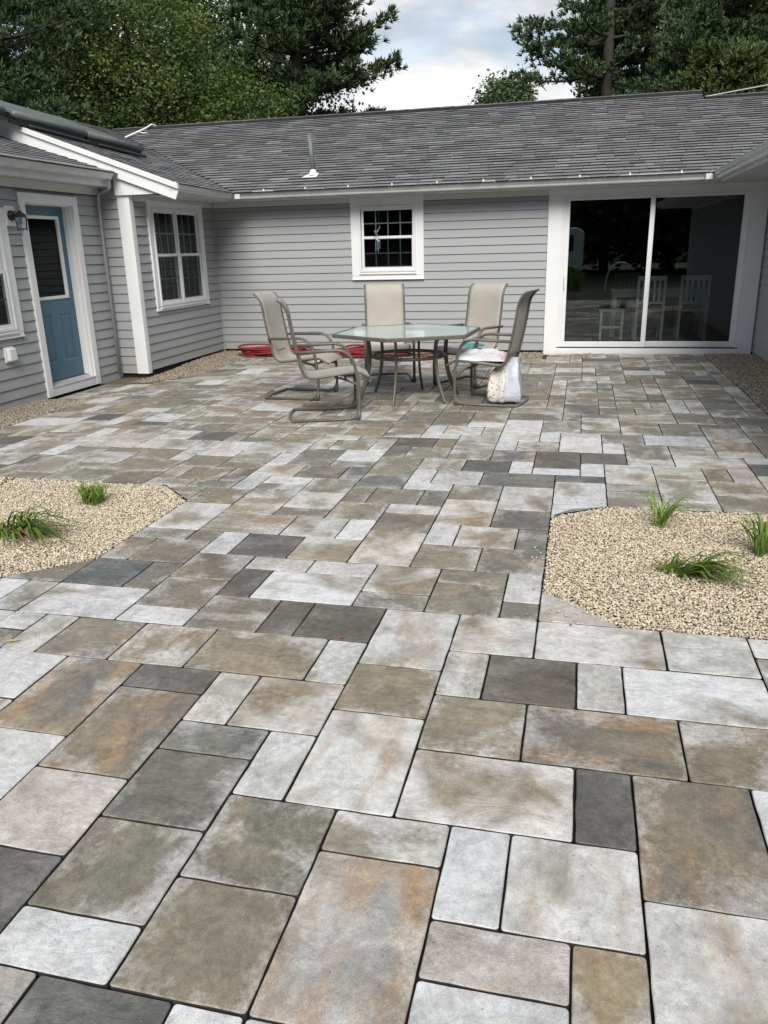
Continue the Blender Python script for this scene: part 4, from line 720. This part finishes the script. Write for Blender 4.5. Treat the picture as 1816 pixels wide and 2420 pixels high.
CH = [((-.36, 5.39), (-.985, .17), 'beige sling chair at the right of the table with white towel on its seat'),
      ((-1.885, 5.46), (.995, -.06), 'beige sling chair left of the table, the further of the two on that side'),
      ((-1.30, 4.53), (.93, .33), 'beige sling chair nearest the camera, seen side-on left of the table'),
      ((-1.39, 6.40), (.31, -.95), 'beige sling chair behind the table, left one of the two facing the camera'),
      ((-.585, 6.20), (-.46, -.89), 'beige sling chair behind the table on the right, with teal cloth on its seat')]
CT = []
for i, ((x, y), (dx, dy), lab) in enumerate(CH):
    c = ch if i == 0 else copy_tree(ch); c.location = (x, y, float(zg(x, y))); c.rotation_euler = (0, 0, math.atan2(dy, dx) + math.pi / 2)
    tag(c, lab, 'chair', 'sling chairs round the patio table'); CT.append(c)

# ------------------------------------------------------------------ hexagonal table
TX, TY, TZ = -.975, 5.47, .70
tb = empty('patio_table', (TX, TY, 0), 'hexagonal patio table with aqua frosted glass top and curved bronze legs', 'table')
WL[tb] = (TX, TY, 0); th = math.radians(-93)
hexp = lambda r, z, k=0: [(TX + r * math.cos(th + i * math.pi / 3 + k), TY + r * math.sin(th + i * math.pi / 3 + k), z) for i in range(6)]
m = MB(); m.prism(hexp(.772, TZ - .006), hexp(.772, TZ)); m.build('table_top', M['tableglass'], tb)
A_, B_, C_, D_ = hexp(.762, TZ - .034), hexp(.805, TZ - .034), hexp(.805, TZ + .004), hexp(.774, TZ + .004)
m = MB(); V = A_ + B_ + C_ + D_
m.add(V, [(a * 6 + i, a * 6 + (i + 1) % 6, b * 6 + (i + 1) % 6, b * 6 + i) for a, b in ((0, 1), (1, 2), (2, 3), (3, 0)) for i in range(6)]); m.build('rim', M['bronze'], tb, bevel=.006)
RING = .385
for i in range(6):
    a = th + math.radians(-2) + i * math.pi / 3; c, s = math.cos(a), math.sin(a)
    pts = curve([(TX + r * c, TY + r * s, z) for r, z in ((.55, .66), (.47, .655), (.425, .62), (.412, .52), (.412, .44), (.425, .32), (.465, .17), (.525, .04), (.545, .0))], 4)
    m = MB(); m.tube(pts, .0225, 8, flat=.62, up=(-s, c, 0)); m.build('leg', M['bronze'], tb, smooth=True)
m = MB(); m.tube([(TX + RING * math.cos(k * math.pi / 20), TY + RING * math.sin(k * math.pi / 20), .45) for k in range(40)], .018, 8, closed=True); m.build('ring', M['bronze'], tb, smooth=True)
m = MB(); m.tube([(TX - .37, TY - .1, .45), (TX + .37, TY + .12, .455)], .006, 6); m.build('brace', M['bronze'], tb)

# ------------------------------------------------------------------ towel, bag and cloth on the chairs
from mathutils import noise as mn
def blanket(name, mat, cx, cy, lx, ly, rz, z0, hgt, label, cat, droop=0.0, sd=0, n=(34, 22)):
    V = []; c, s = math.cos(rz), math.sin(rz)
    for top in (1, 0):
        for j in range(n[1]):
            for i in range(n[0]):
                u, v = i / (n[0] - 1) * 2 - 1, j / (n[1] - 1) * 2 - 1
                wob = 1 + .16 * mn.noise(Vector((u * 1.6, v * 1.6, sd))); e = max(0, 1 - (abs(u) ** 3)) * max(0, 1 - abs(v) ** 3)
                nz = mn.noise(Vector((u * 1.7 + sd, v * 2.2, 1))) * .5 + .5; nf = mn.noise(Vector((u * 6 + sd, v * 5, 3)))
                x, y = u * lx * wob, v * ly * wob; z = z0 + top * (e ** .5) * hgt * (.35 + .9 * nz + .16 * nf + .25 * math.exp(-((u - .35) ** 2) * 6))
                z -= droop * max(0, -u - .72) ** 1.2 * 1.5; V.append((x * c - y * s, x * s + y * c, z - z0 + (0 if top else -.003)))
    k = n[0]; h = n[0] * n[1]; F = []
    for j in range(n[1] - 1):
        for i in range(n[0] - 1): a = j * k + i; F.append((a, a + 1, a + k + 1, a + k)); F.append((h + a, h + a + k, h + a + k + 1, h + a + 1))
    for i in range(n[0] - 1): F.append((i, h + i, h + i + 1, i + 1)); a = (n[1] - 1) * k + i; F.append((a, a + 1, h + a + 1, h + a))
    for j in range(n[1] - 1): a = j * k; F.append((a, a + k, h + a + k, h + a)); a += k - 1; F.append((a, h + a, h + a + k, a + k))
    o = mesh_obj(name, np.array(V), F, mat, smooth=True, loc=(cx, cy, z0)); return tag(o, label, cat)
blanket('towel', M['towel'], -.20, 5.37, .275, .19, .03, .432, .088, 'crumpled white towel with pink flowers heaped on the right-hand chair seat', 'towel', .35, 4)
blanket('cloth', M['tealcloth'], -.42, 6.44, .12, .09, -.5, .437, .03, 'small teal cloth on the seat of the chair behind the table', 'cloth', 0, 9, (16, 12))
# carrier bag hanging under the back of the right-hand chair
bgx, bgy = .075, 5.33
lev = [(.455, .10, .19, 5.27, 5.37), (.40, .045, .185, 5.24, 5.39), (.33, -.06, .195, 5.20, 5.42), (.25, -.085, .21, 5.18, 5.44), (.17, -.105, .225, 5.16, 5.45), (.10, -.105, .23, 5.15, 5.46), (.045, -.08, .235, 5.15, 5.46), (.022, -.05, .215, 5.17, 5.44)]
n1, n2 = 14, 10; V = []; ring = []
for z, a, b, c, d in lev:
    per = [(a + (b - a) * i / n1, c) for i in range(n1)] + [(b, c + (d - c) * i / n2) for i in range(n2)] + [(b - (b - a) * i / n1, d) for i in range(n1)] + [(a, d - (d - c) * i / n2) for i in range(n2)]
    for x, y in per:
        k = .018; dx = k * mn.noise(Vector((x * 22, y * 22, z * 16))) + .010 * mn.noise(Vector((x * 60, y * 60, z * 30))); dy = k * mn.noise(Vector((x * 22 + 9, y * 22, z * 16)))
        fold = .028 if (abs(x - .045) < .02 and y < bgy and z < .3) else 0; V.append((x + dx - bgx, y + dy - fold - bgy, z + .012 * mn.noise(Vector((x * 14, y * 14, 4)))))
m_ = 2 * (n1 + n2); F = []; MI = []
for L_ in range(len(lev) - 1):
    for i in range(m_): F.append((L_ * m_ + i, L_ * m_ + (i + 1) % m_, (L_ + 1) * m_ + (i + 1) % m_, (L_ + 1) * m_ + i)); MI.append(1 if (i < n1 * .47 or i >= 2 * n1 + n2) else 0)
F.append(tuple(range((len(lev) - 1) * m_, len(lev) * m_))); MI.append(0); F.append(tuple(range(m_))[::-1]); MI.append(0)
bag = mesh_obj('carrier_bag', np.array(V), F, [M['bag'], M['bagprint']], smooth=True, mi=MI, loc=(bgx, bgy, 0)); tag(bag, 'white plastic bag printed with red and yellow flowers hanging from the right-hand chair', 'bag')

# ------------------------------------------------------------------ coiled hoses against the wall
def hose(cx, cy, rx, ry, loops, seed, label, tail):
    r_ = random.Random(seed); P = []; N = 14
    for k in range(loops * N):
        a = 2 * math.pi * k / N; L_ = k / N; f = .66 + .34 * abs(math.sin(L_ * 1.7 + seed)); jz = .016 + .0145 * (L_ % 4) + .02 * (L_ / loops) + .012 * math.sin(a * 1.5 + L_)
        P.append((cx + rx * f * math.cos(a) + .035 * math.sin(L_ * 2.3), cy + ry * f * math.sin(a) + .025 * math.cos(L_ * 1.9), max(.014, jz * 1.55)))
    P += tail; m = MB(); m.tube(curve(P, 3), .0145, 7); return tag(m.build('garden_hose', M['hose'], smooth=True, loc=(cx, cy, 0)), label, 'hose', 'coiled red hoses by the back wall')
hose(-3.78, 8.83, .56, .27, 9, 1, 'coiled dark red hose by the back wall, left of the chairs', [(-4.1, 8.6, .02), (-4.35, 8.75, .02)])
hose(-2.22, 8.80, .56, .28, 10, 3, 'coiled dark red hose by the back wall, seen behind the table', [(-1.7, 8.78, .02), (-1.35, 8.70, .02), (-1.2, 8.62, .02)])
m = MB(); m.tube([(-3.62, 8.66, .125), (-3.55, 8.64, .10)], [.013, .017], 8); tag(m.build('hose_nozzle', M['whitepaint'], smooth=True, loc=(-3.6, 8.65, .1)), 'small white hose fitting on top of the left red coil', 'fitting')

# ------------------------------------------------------------------ planting
def blade(P, wd, tone, dead=False):
    C = np.array(curve(P, 4)); n = len(C); V = []; F = []
    for i, p in enumerate(C):
        t = C[min(i + 1, n - 1)] - C[max(i - 1, 0)]; t /= np.linalg.norm(t) + 1e-9; s = np.cross(t, (0, 0, 1)); s /= np.linalg.norm(s) + 1e-9; u = np.cross(s, t)
        w_ = wd * .72 * min(1, .5 + i / n * 2) * (1 - (i / (n - 1)) ** 2.6) + .0006; V += [tuple(p + s * w_ + u * w_ * .45), tuple(p), tuple(p - s * w_ + u * w_ * .45)]
    for i in range(n - 1):
        a = 3 * i; F += [(a, a + 1, a + 4, a + 3), (a + 1, a + 2, a + 5, a + 4)]
    return np.array(V), F, np.full(len(V), tone)
def plant(x, y, nb, hgt, spread, wd, label, lean=(0, 0), lodge=0.0, tone=(.3, 1), seed=0, dead=0, rad=.05, dcol=.1):
    r_ = random.Random(seed); t = empty('daylily_plant', (x, y, 0), label, 'plant', 'grassy plants in the gravel beds')
    for k in range(nb):
        a = r_.uniform(0, 2 * math.pi); bx_, by_ = rad * r_.uniform(-1, 1) + x, rad * r_.uniform(-1, 1) * .8 + y; L_ = hgt * r_.uniform(.55, 1.15); sp = spread * r_.uniform(.3, 1.1)
        dx, dy = math.cos(a) * sp + lean[0] * r_.uniform(.5, 1.25), math.sin(a) * sp + lean[1] * r_.uniform(.5, 1.25)
        isl = r_.random() < lodge; top = L_ * (r_.uniform(.45, .62) if isl else 1); end = r_.uniform(.01, .05) if isl else top * r_.uniform(.55, .98)
        P = [(bx_, by_, -.005), (bx_ + dx * .26, by_ + dy * .26, top * .58), (bx_ + dx * .56, by_ + dy * .56, top * .93), (bx_ + dx * .8, by_ + dy * .8, (top * .95 + end) / 2 if not isl else top * .5), (bx_ + dx * 1.12, by_ + dy * 1.12, end)]
        isd = r_.random() < dead; V, F, tn = blade(P, wd * r_.uniform(.7, 1.15), r_.uniform(*tone)); mesh_obj('leaf', V - np.array((x, y, 0)), F, M['deadblade'] if isd else M['blade'], t, smooth=True, at={'tone': tn})
plant(-2.235, 1.515, 130, .115, .12, .0042, 'bright green upright tuft in the left gravel bed', tone=(.45, 1), seed=2, rad=.062)
plant(-2.36, .90, 80, .165, .20, .0105, 'dark floppy clump with leaves lying to the right, left gravel bed', lean=(.26, -.045), lodge=.8, tone=(.05, .6), seed=5, dead=.14, rad=.085)
plant(1.255, 1.645, 34, .165, .20, .0060, 'upright light green tuft at the back of the right gravel bed', lean=(.05, .02), tone=(.3, 1), seed=8, rad=.03)
plant(1.245, .975, 22, .10, .11, .0085, 'broken clump trailing long leaves to the right, front of the right bed', lean=(.05, .0), lodge=.6, tone=(.15, .8), seed=12, rad=.05, dead=.05)
plant(1.32, .955, 55, .15, .10, .0095, 'tangle of long green leaves sprawling right across the gravel, right bed', lean=(.22, -.07), lodge=.9, tone=(.12, .75), seed=14, rad=.05, dead=.1)
plant(1.745, 1.30, 40, .185, .17, .0078, 'upright green clump cut by the right edge of the photo', lean=(-.02, 0), tone=(.15, .85), seed=17, rad=.06, dead=.08)
# fallen leaves
def fallen(x, y, l, col, rz, label, z=0.004):
    m = MB(); c, s = math.cos(rz), math.sin(rz); pr = [(-1, 0, .0), (-.5, .32, .25), (0, .42, .1), (.55, .28, .3), (1, 0, .55), (.55, -.28, .2), (0, -.42, .35), (-.5, -.3, .1)]
    V = [(x + l * (a * c - b * s), y + l * (a * s + b * c), z + l * h * .5) for a, b, h in pr] + [(x, y, z + l * .02)]
    m.add(V, [(i, (i + 1) % 8, 8) for i in range(8)]); tag(m.build('fallen_leaf', plain('dry_leaf', col, .7, .2, 40), smooth=True, loc=(x, y, z)), label, 'leaf')
fallen(-1.459, -.272, .030, (.50, .34, .14), .3, 'curled yellow leaf on a pale paver at the left edge')
fallen(-.118, .010, .014, (.30, .03, .03), .8, 'tiny dark red leaf beside a joint in the middle of the paving')
fallen(-2.91, 6.72, .045, (.42, .37, .24), 2.1, 'pale dry leaf on the pavers left of the chairs', -.02)
fallen(.345, 3.405, .030, (.50, .43, .18), 1.2, 'small yellow leaf scrap on a grey paver right of centre')
fallen(-4.98, 5.72, .03, (.10, .06, .03), .4, 'brown leaf debris heaped against the blue door sill', -.045)
fallen(.93, 9.22, .03, (.08, .06, .04), 1.1, 'brown leaf scrap against the sliding door sill')

# ------------------------------------------------------------------ furniture in the dining room
def slat_chair():
    c = empty('dining_chair', (0, 0, 0)); WL[c] = (0, 0, 0)       # back towards -Y
    for s in (-1, 1):
        m = MB(); x = s * .20; m.hexa([(x - .02, -.20, 0), (x + .02, -.20, 0), (x + .02, -.16, 0), (x - .02, -.16, 0), (x - .02, -.25, .98), (x + .02, -.25, .98), (x + .02, -.22, .98), (x - .02, -.22, .98)]); m.build('leg', M['whitepaint'], c)
        m = MB(); m.box(x - .018, x + .018, .17, .206, 0, .44); m.build('leg', M['whitepaint'], c)
    m = MB(); m.box(-.22, .22, -.21, .21, .44, .47); m.build('seat', M['whitepaint'], c)
    m = MB(); m.box(-.22, .22, -.25, -.22, .92, .99); m.build('top_rail', M['whitepaint'], c)
    m = MB(); m.box(-.19, .19, -.235, -.215, .56, .60); m.build('lower_rail', M['whitepaint'], c)
    for x in (-.12, -.045, .045, .12): m = MB(); m.box(x - .018, x + .018, -.243, -.222, .59, .93); m.build('slat', M['whitepaint'], c)
    return c
c0 = slat_chair(); DC = [(1.83, 11.05, .05, 'white slat-back dining chair behind the middle stile of the sliding door'), (2.49, 11.05, 0, 'white slat-back dining chair behind the right pane of the sliding door'), (1.55, 12.45, math.pi, 'furthest white slat-back chair beyond the dining table, left pane')]
for i, (x, y, rz, lab) in enumerate(DC):
    c = c0 if i == 0 else copy_tree(c0); c.location = (x, y, .02); c.rotation_euler = (0, 0, rz); tag(c, lab, 'chair', 'white dining chairs inside')
t = empty('dining_table', (1.98, 11.75, .02), 'white painted dining table seen dimly through the sliding door', 'table')
m = MB(); m.box(1.24, 2.75, 11.3, 12.15, .75, .79); m.build('table_top', M['whitepaint'], t)
m = MB(); m.box(1.29, 2.70, 11.34, 11.36, .66, .75); m.build('apron', M['whitepaint'], t)
for x in (1.27, 2.66):
    for y in (11.33, 12.06): m = MB(); m.box(x, x + .07, y, y + .07, .02, .75); m.build('leg', M['whitepaint'], t)
t = empty('dining_bench', (1.25, 10.95, .02), 'low white stool standing left of the dining table inside', 'stool')
m = MB(); m.box(1.06, 1.46, 10.8, 11.1, .47, .50); m.build('seat', M['whitepaint'], t)
for x in (1.08, 1.41):
    for y in (10.82, 11.05): m = MB(); m.box(x, x + .035, y, y + .035, .02, .47); m.build('leg', M['whitepaint'], t)
m = MB(); m.box(1.08, 1.44, 10.83, 10.845, .20, .24); m.build('rung', M['whitepaint'], t)
# ------------------------------------------------------------------ trees
def cards(C, N, size, asp, per, spread, tone_fn, rg):
    """leaf quads (two triangles folded along the middle) round the twig ends C"""
    n = len(C) * per; c = np.repeat(C, per, 0) + rg.normal(0, 1, (n, 3)) * spread
    a = rg.normal(0, 1, (n, 3)); a[:, 2] *= .6; a /= np.linalg.norm(a, axis=1)[:, None]; b = np.cross(a, rg.normal(0, 1, (n, 3))); b /= np.linalg.norm(b, axis=1)[:, None]
    s = size * rg.uniform(.6, 1.25, n)[:, None]; V = np.stack([c - a * s, c + b * s * asp, c + a * s, c - b * s * asp], 1).reshape(-1, 3)
    F = np.arange(4 * n).reshape(-1, 4); return V, F, np.repeat(tone_fn(c, n), 4)
def limbs(mb, x, y, h, r, tips, rg, z0=2.0, kk=26):
    mb.tube(curve([(x, y, -.5), (x + .1, y, h * .3), (x - .1, y + .1, h * .62), (x, y, h * .95)], 3), [r * (1 - .92 * i / 9) for i in range(10)], 8)
    for k in rg.choice(len(tips), min(kk, len(tips)), replace=False):
        tp = tips[k]; zb = max(z0, min(h * .85, tp[2] - np.hypot(tp[0] - x, tp[1] - y) * .7)); mid = np.array(((x + tp[0]) / 2, (y + tp[1]) / 2, (zb + tp[2]) / 2 + .15))
        mb.tube(curve([(x, y, zb), mid, tp], 3), [r * .34, r * .28, r * .22, r * .17, r * .12, r * .08, .015], 5)
def broadleaf(x, y, h, rx, zc, rz, mat, label, n=420, per=34, leaf=.085, seed=0, r=.2, gap=.35, group='trees beyond the roof', spread=.20):
    rg = np.random.default_rng(seed); t = empty('leafy_tree', (x, y, 0), label, 'tree', group)
    P = []
    while len(P) < n:
        p = rg.normal(0, 1, 3); p /= np.linalg.norm(p); q = rg.uniform(.55, 1.0) ** .7
        if p[2] < -.55: continue
        lob = 1 + .42 * mn.noise(Vector((p[0] * 2.2 + seed, p[1] * 2.2, p[2] * 2.2))) + .16 * mn.noise(Vector((p[0] * 6, p[1] * 6 + seed, p[2] * 6)))
        if mn.noise(Vector((p[0] * 4 + 7, p[1] * 4, p[2] * 4 + seed))) < -gap: continue
        P.append((x + p[0] * q * rx * lob, y + p[1] * q * rx * lob, zc + p[2] * q * rz * lob))
    P = np.array(P); base = np.array([.36 + .75 * mn.noise(Vector((p[0] * 1.1, p[1] * 1.1, p[2] * 1.3))) for p in P]) + rg.uniform(-.14, .14, len(P))
    V, F, T = cards(P, 0, leaf, .62, per, spread, lambda c, m: np.clip(np.repeat(base, per) + rg.uniform(-.12, .15, m), 0, 1), rg)
    mb = MB(); limbs(mb, x, y, zc + rz * .6, r, P, rg); mb.build('trunk', M['bark'], t, smooth=True)
    o = mesh_obj('crown', V - np.array((x, y, 0)), F, M[mat], t, at={'tone': T}); return t
def pine(x, y, h, zb, reach, label, mat='pine', seed=0, r=.24, whorl=.62, nb=6, side=None, dens=1.0, group='pines beyond the roof', needle=.15, tufts=8, keep=None, ztop=None):
    rg = np.random.default_rng(seed); t = empty('pine_tree', (x, y, 0), label, 'tree', group); W_ = MB(); B = MB(); C = []; D = []
    W_.tube(curve([(x, y, -.5), (x + .06, y, h * .35), (x - .05, y, h * .7), (x, y, h)], 3), [r * (1 - .9 * i / 9) for i in range(10)], 9); W_.build('trunk', M['bark'], t, smooth=True)
    z = zb
    while z < (ztop or h - .3):
        f = (1 - (z - zb) / (h - zb)) ** .75
        for k in range(nb):
            a = rg.uniform(0, 2 * math.pi); L_ = reach * (.35 + .65 * f) * rg.uniform(.62, 1.12)
            if side is not None: L_ *= 1 + side[0] * math.cos(a - side[1])
            if keep is not None and not keep(a, z): continue
            zz = z + rg.uniform(-.2, .2); d = np.array((math.cos(a), math.sin(a), 0)); up = rg.uniform(-.08, .16)
            pts = [np.array((x, y, zz)) + d * L_ * q + np.array((0, 0, L_ * (up * q + .10 * q * q - .05 * math.sin(q * 3)))) for q in (0, .25, .5, .75, 1)]
            cc = np.array(curve(pts, 3)); B.tube(cc, [max(.012, r * .26 * (1 - i / len(cc))) for i in range(len(cc))], 5)
            perp = np.array((-d[1], d[0], 0))
            nt_ = int(L_ * 7.5 * dens)
            for j in range(nt_):
                q = rg.uniform(.22, 1.0); i = q * (len(cc) - 1); i0 = int(i); p = cc[i0] + (cc[min(i0 + 1, len(cc) - 1)] - cc[i0]) * (i - i0)
                wd = L_ * .30 * math.sin(min(1, q * 1.15) * math.pi * .85) + .12; s = rg.uniform(-1, 1); e = p + perp * s * wd + d * abs(s) * wd * .55 + np.array((0, 0, rg.uniform(-.05, .14)))
                for u in np.linspace(.35, 1, 3): C.append(p + (e - p) * u + rg.normal(0, .05, 3)); v = (e - p) / (np.linalg.norm(e - p) + 1e-6); D.append(v * .6 + np.array((0, 0, .65)) + d * .3)
        z += whorl * rg.uniform(.75, 1.25)
    C, D = np.array(C), np.array(D); n = len(C) * tufts; c = np.repeat(C, tufts, 0); d = np.repeat(D, tufts, 0) + rg.normal(0, .55, (n, 3)); d /= np.linalg.norm(d, axis=1)[:, None]
    s = needle * rg.uniform(.7, 1.25, n)[:, None]; p = np.cross(d, rg.normal(0, 1, (n, 3))); p /= np.linalg.norm(p, axis=1)[:, None]; wdt = .021
    V = np.stack([c - p * wdt, c + p * wdt, c + d * s + p * wdt * .4, c + d * s - p * wdt * .4], 1).reshape(-1, 3); F = np.arange(4 * n).reshape(-1, 4)
    T = np.repeat(np.clip(np.repeat(rg.uniform(0, .8, len(C)), tufts) + rg.uniform(-.2, .2, n), 0, 1), 4)
    B.build('boughs', M['bark'], t, smooth=True); mesh_obj('needles', V - np.array((x, y, 0)), F, M[mat], t, at={'tone': T}); return t
# left of the sky gap
pine(-8.35, 24, 15.5, 4.3, 3.1, 'tall dark pine left of the gap of sky, boughs reaching right', seed=3, side=(.08, 0.0), nb=8, whorl=.5, ztop=11.5, dens=1.5, needle=.19, tufts=11)
pine(-15.2, 16.8, 13, 4.4, 4.2, 'dark pine at the left edge, its boughs hanging above the solar mats', seed=4, side=(.22, 0.0), nb=6, whorl=.6, ztop=10.5, dens=1.5, needle=.2, tufts=10)
broadleaf(-11.55, 19.5, 8.6, 2.35, 6.0, 2.9, 'maple', 'yellow-green maple standing brightest among the dark trees on the left', 760, 44, .05, 6, .16, .4)
broadleaf(-9.5, 21.0, 6.4, 2.0, 4.6, 1.9, 'maple', 'low yellow-green maple at the roof line, right of the bright one', 460, 36, .05, 16, .12, .3)
broadleaf(-14.6, 25, 14, 3.8, 8.2, 5.2, 'oak', 'dark broadleaf tree behind the yellow-green maple', 800, 40, .08, 8, .26, .45)
broadleaf(-11.4, 28, 15, 3.3, 8.4, 5.5, 'oak', 'tall dark broadleaf tree with bits of sky showing, left of the big pine', 680, 34, .075, 9, .24, .18, spread=.26)
broadleaf(-18.5, 22, 12, 3.6, 7.0, 4.6, 'oak', 'dark broadleaf tree in the upper left corner', 700, 36, .08, 10, .24, .5)
broadleaf(-13.3, 20.5, 6.5, 2.4, 4.2, 2.1, 'oak', 'dark low shrubby tree just above the left roof', 560, 38, .062, 11, .14, .6)
broadleaf(-10.4, 24.5, 7.6, 2.1, 5.0, 2.6, 'oak', 'dark low tree at the ridge between the maples and the big pine', 560, 36, .065, 12, .14, .4)
# right of the gap
pine(1.12, 24, 16, 6.3, 2.7, 'tall pine right of the gap of sky, long level boughs reaching left', seed=23, side=(.14, math.pi), nb=7, whorl=.7, ztop=11.5, dens=1.5, tufts=10)
pine(2.45, 27, 17, 4.6, 2.9, 'dark pine just behind and right of the long-armed pine', seed=24, nb=7, whorl=.6, ztop=13, dens=1.2)
pine(4.6, 23.5, 14, 3.8, 3.2, 'dense dark pine filling the upper right corner', seed=25, nb=9, whorl=.45, ztop=11, dens=1.4)
pine(3.15, 21.5, 7.2, 3.6, 1.9, 'short dark pine above the ridge in front of the right-hand trees', seed=26, nb=8, whorl=.42, dens=1.4, r=.12)
broadleaf(3.3, 30, 13, 3.0, 7.5, 4.8, 'oak', 'dark broadleaf tree behind the right-hand pines', 460, 32, .11, 27, .2, .5)
broadleaf(7.6, 26, 14, 3.8, 7.5, 5.2, 'oak', 'dark broadleaf tree beyond the right edge of the roof', 420, 32, .12, 28, .24, .6)
pine(3.72, 18.2, 5.75, 3.2, 1.25, 'lighter green young pine above the ridge step at right', mat='bush', seed=29, nb=9, whorl=.3, dens=2.4, r=.08, needle=.13)
broadleaf(1.5, 25.5, 6.2, 1.3, 4.5, 1.7, 'oak', 'low dark shrubby tree below the long-armed pine', 300, 32, .08, 30, .1, .5)
broadleaf(-3.15, 40, 9.2, 1.42, 7.3, 1.85, 'oak', 'small round distant tree rising over the ridge in the sky gap', 420, 34, .085, 31, .12, .7, spread=.2, group='trees beyond the roof')
# behind the camera, seen only in reflections; trees and bank added to darken them
bk = broadleaf(-6, -30, 13, 5.2, 5.0, 7.5, 'oak', 'unseen dark tree added to darken the reflections in the glass', 900, 26, .26, 40, .3, .9, group='added trees that darken the glass reflections', spread=.4)
for x, y, s in ((-1, -33, 1.1), (2, -31, 1.0), (6, -33, 1.15), (9, -29, 1.1), (16, -27, 1.1), (-14, -29, 1.15), (-22, -24, 1.2), (23, -20, 1.2), (17, -4, 1.0), (17.5, 5, 1.0), (17, 13, .95)):  # more unseen trees, added to keep bright sky out of the panes
    c = copy_tree(bk); c.location = (x, y, 0); c.rotation_euler = (0, 0, x * 1.3); c.scale = (s, s, s)
v = empty('van', (-.2, -13.5, 0), 'white van parked beyond the garden, mirrored in the left door pane', 'van')
WL[v] = (-.2, -13.5, 0)
m = MB(); m.prism([(-3.0, -14.6, .45), (.75, -14.6, .45), (.75, -14.6, 1.95), (.55, -14.6, 2.12), (-3.0, -14.6, 2.15)], [(-3.0, -12.6, .45), (.75, -12.6, .45), (.75, -12.6, 1.95), (.55, -12.6, 2.12), (-3.0, -12.6, 2.15)]); m.build('body', M['whitepaint'], v, bevel=.08)
m = MB(); m.box(-1.6, .35, -12.6, -12.585, 1.25, 1.85); m.build('window', M['blackmetal'], v)
for x in (-2.2, .2): m = MB(); m.tube([(x, -12.75, .34), (x, -12.5, .34)], .34, 18); m.build('wheel', M['blackmetal'], v)
t = empty('pool_handrail', (1.9, -8.2, 0), 'pair of curved steel pool handrails, mirrored in the left door pane', 'handrail')
for y in (-8.0, -8.45): m = MB(); m.tube(curve([(1.55, y, -.1), (1.6, y, .45), (1.85, y, .82), (2.15, y, .86), (2.4, y, .72)], 6), .02, 8); m.build('rail', M['whitepaint'], t, smooth=True)
plant(.55, -6.6, 90, .75, .42, .011, 'big yellow-green ornamental grass behind the viewer, mirrored in the door', tone=(.7, 1), seed=50, rad=.16)

sky_blocker_bank = MB(); sky_blocker_bank.add([(-90, -48, -1), (90, -48, -1), (90, -70, 11), (-90, -70, 11)], [(0, 1, 2, 3)]); sky_blocker_bank = sky_blocker_bank.build('sky_blocker_bank', M['lawn']); sky_blocker_bank['kind'] = 'structure'  # unseen bank added to hide low sky from the glass reflections
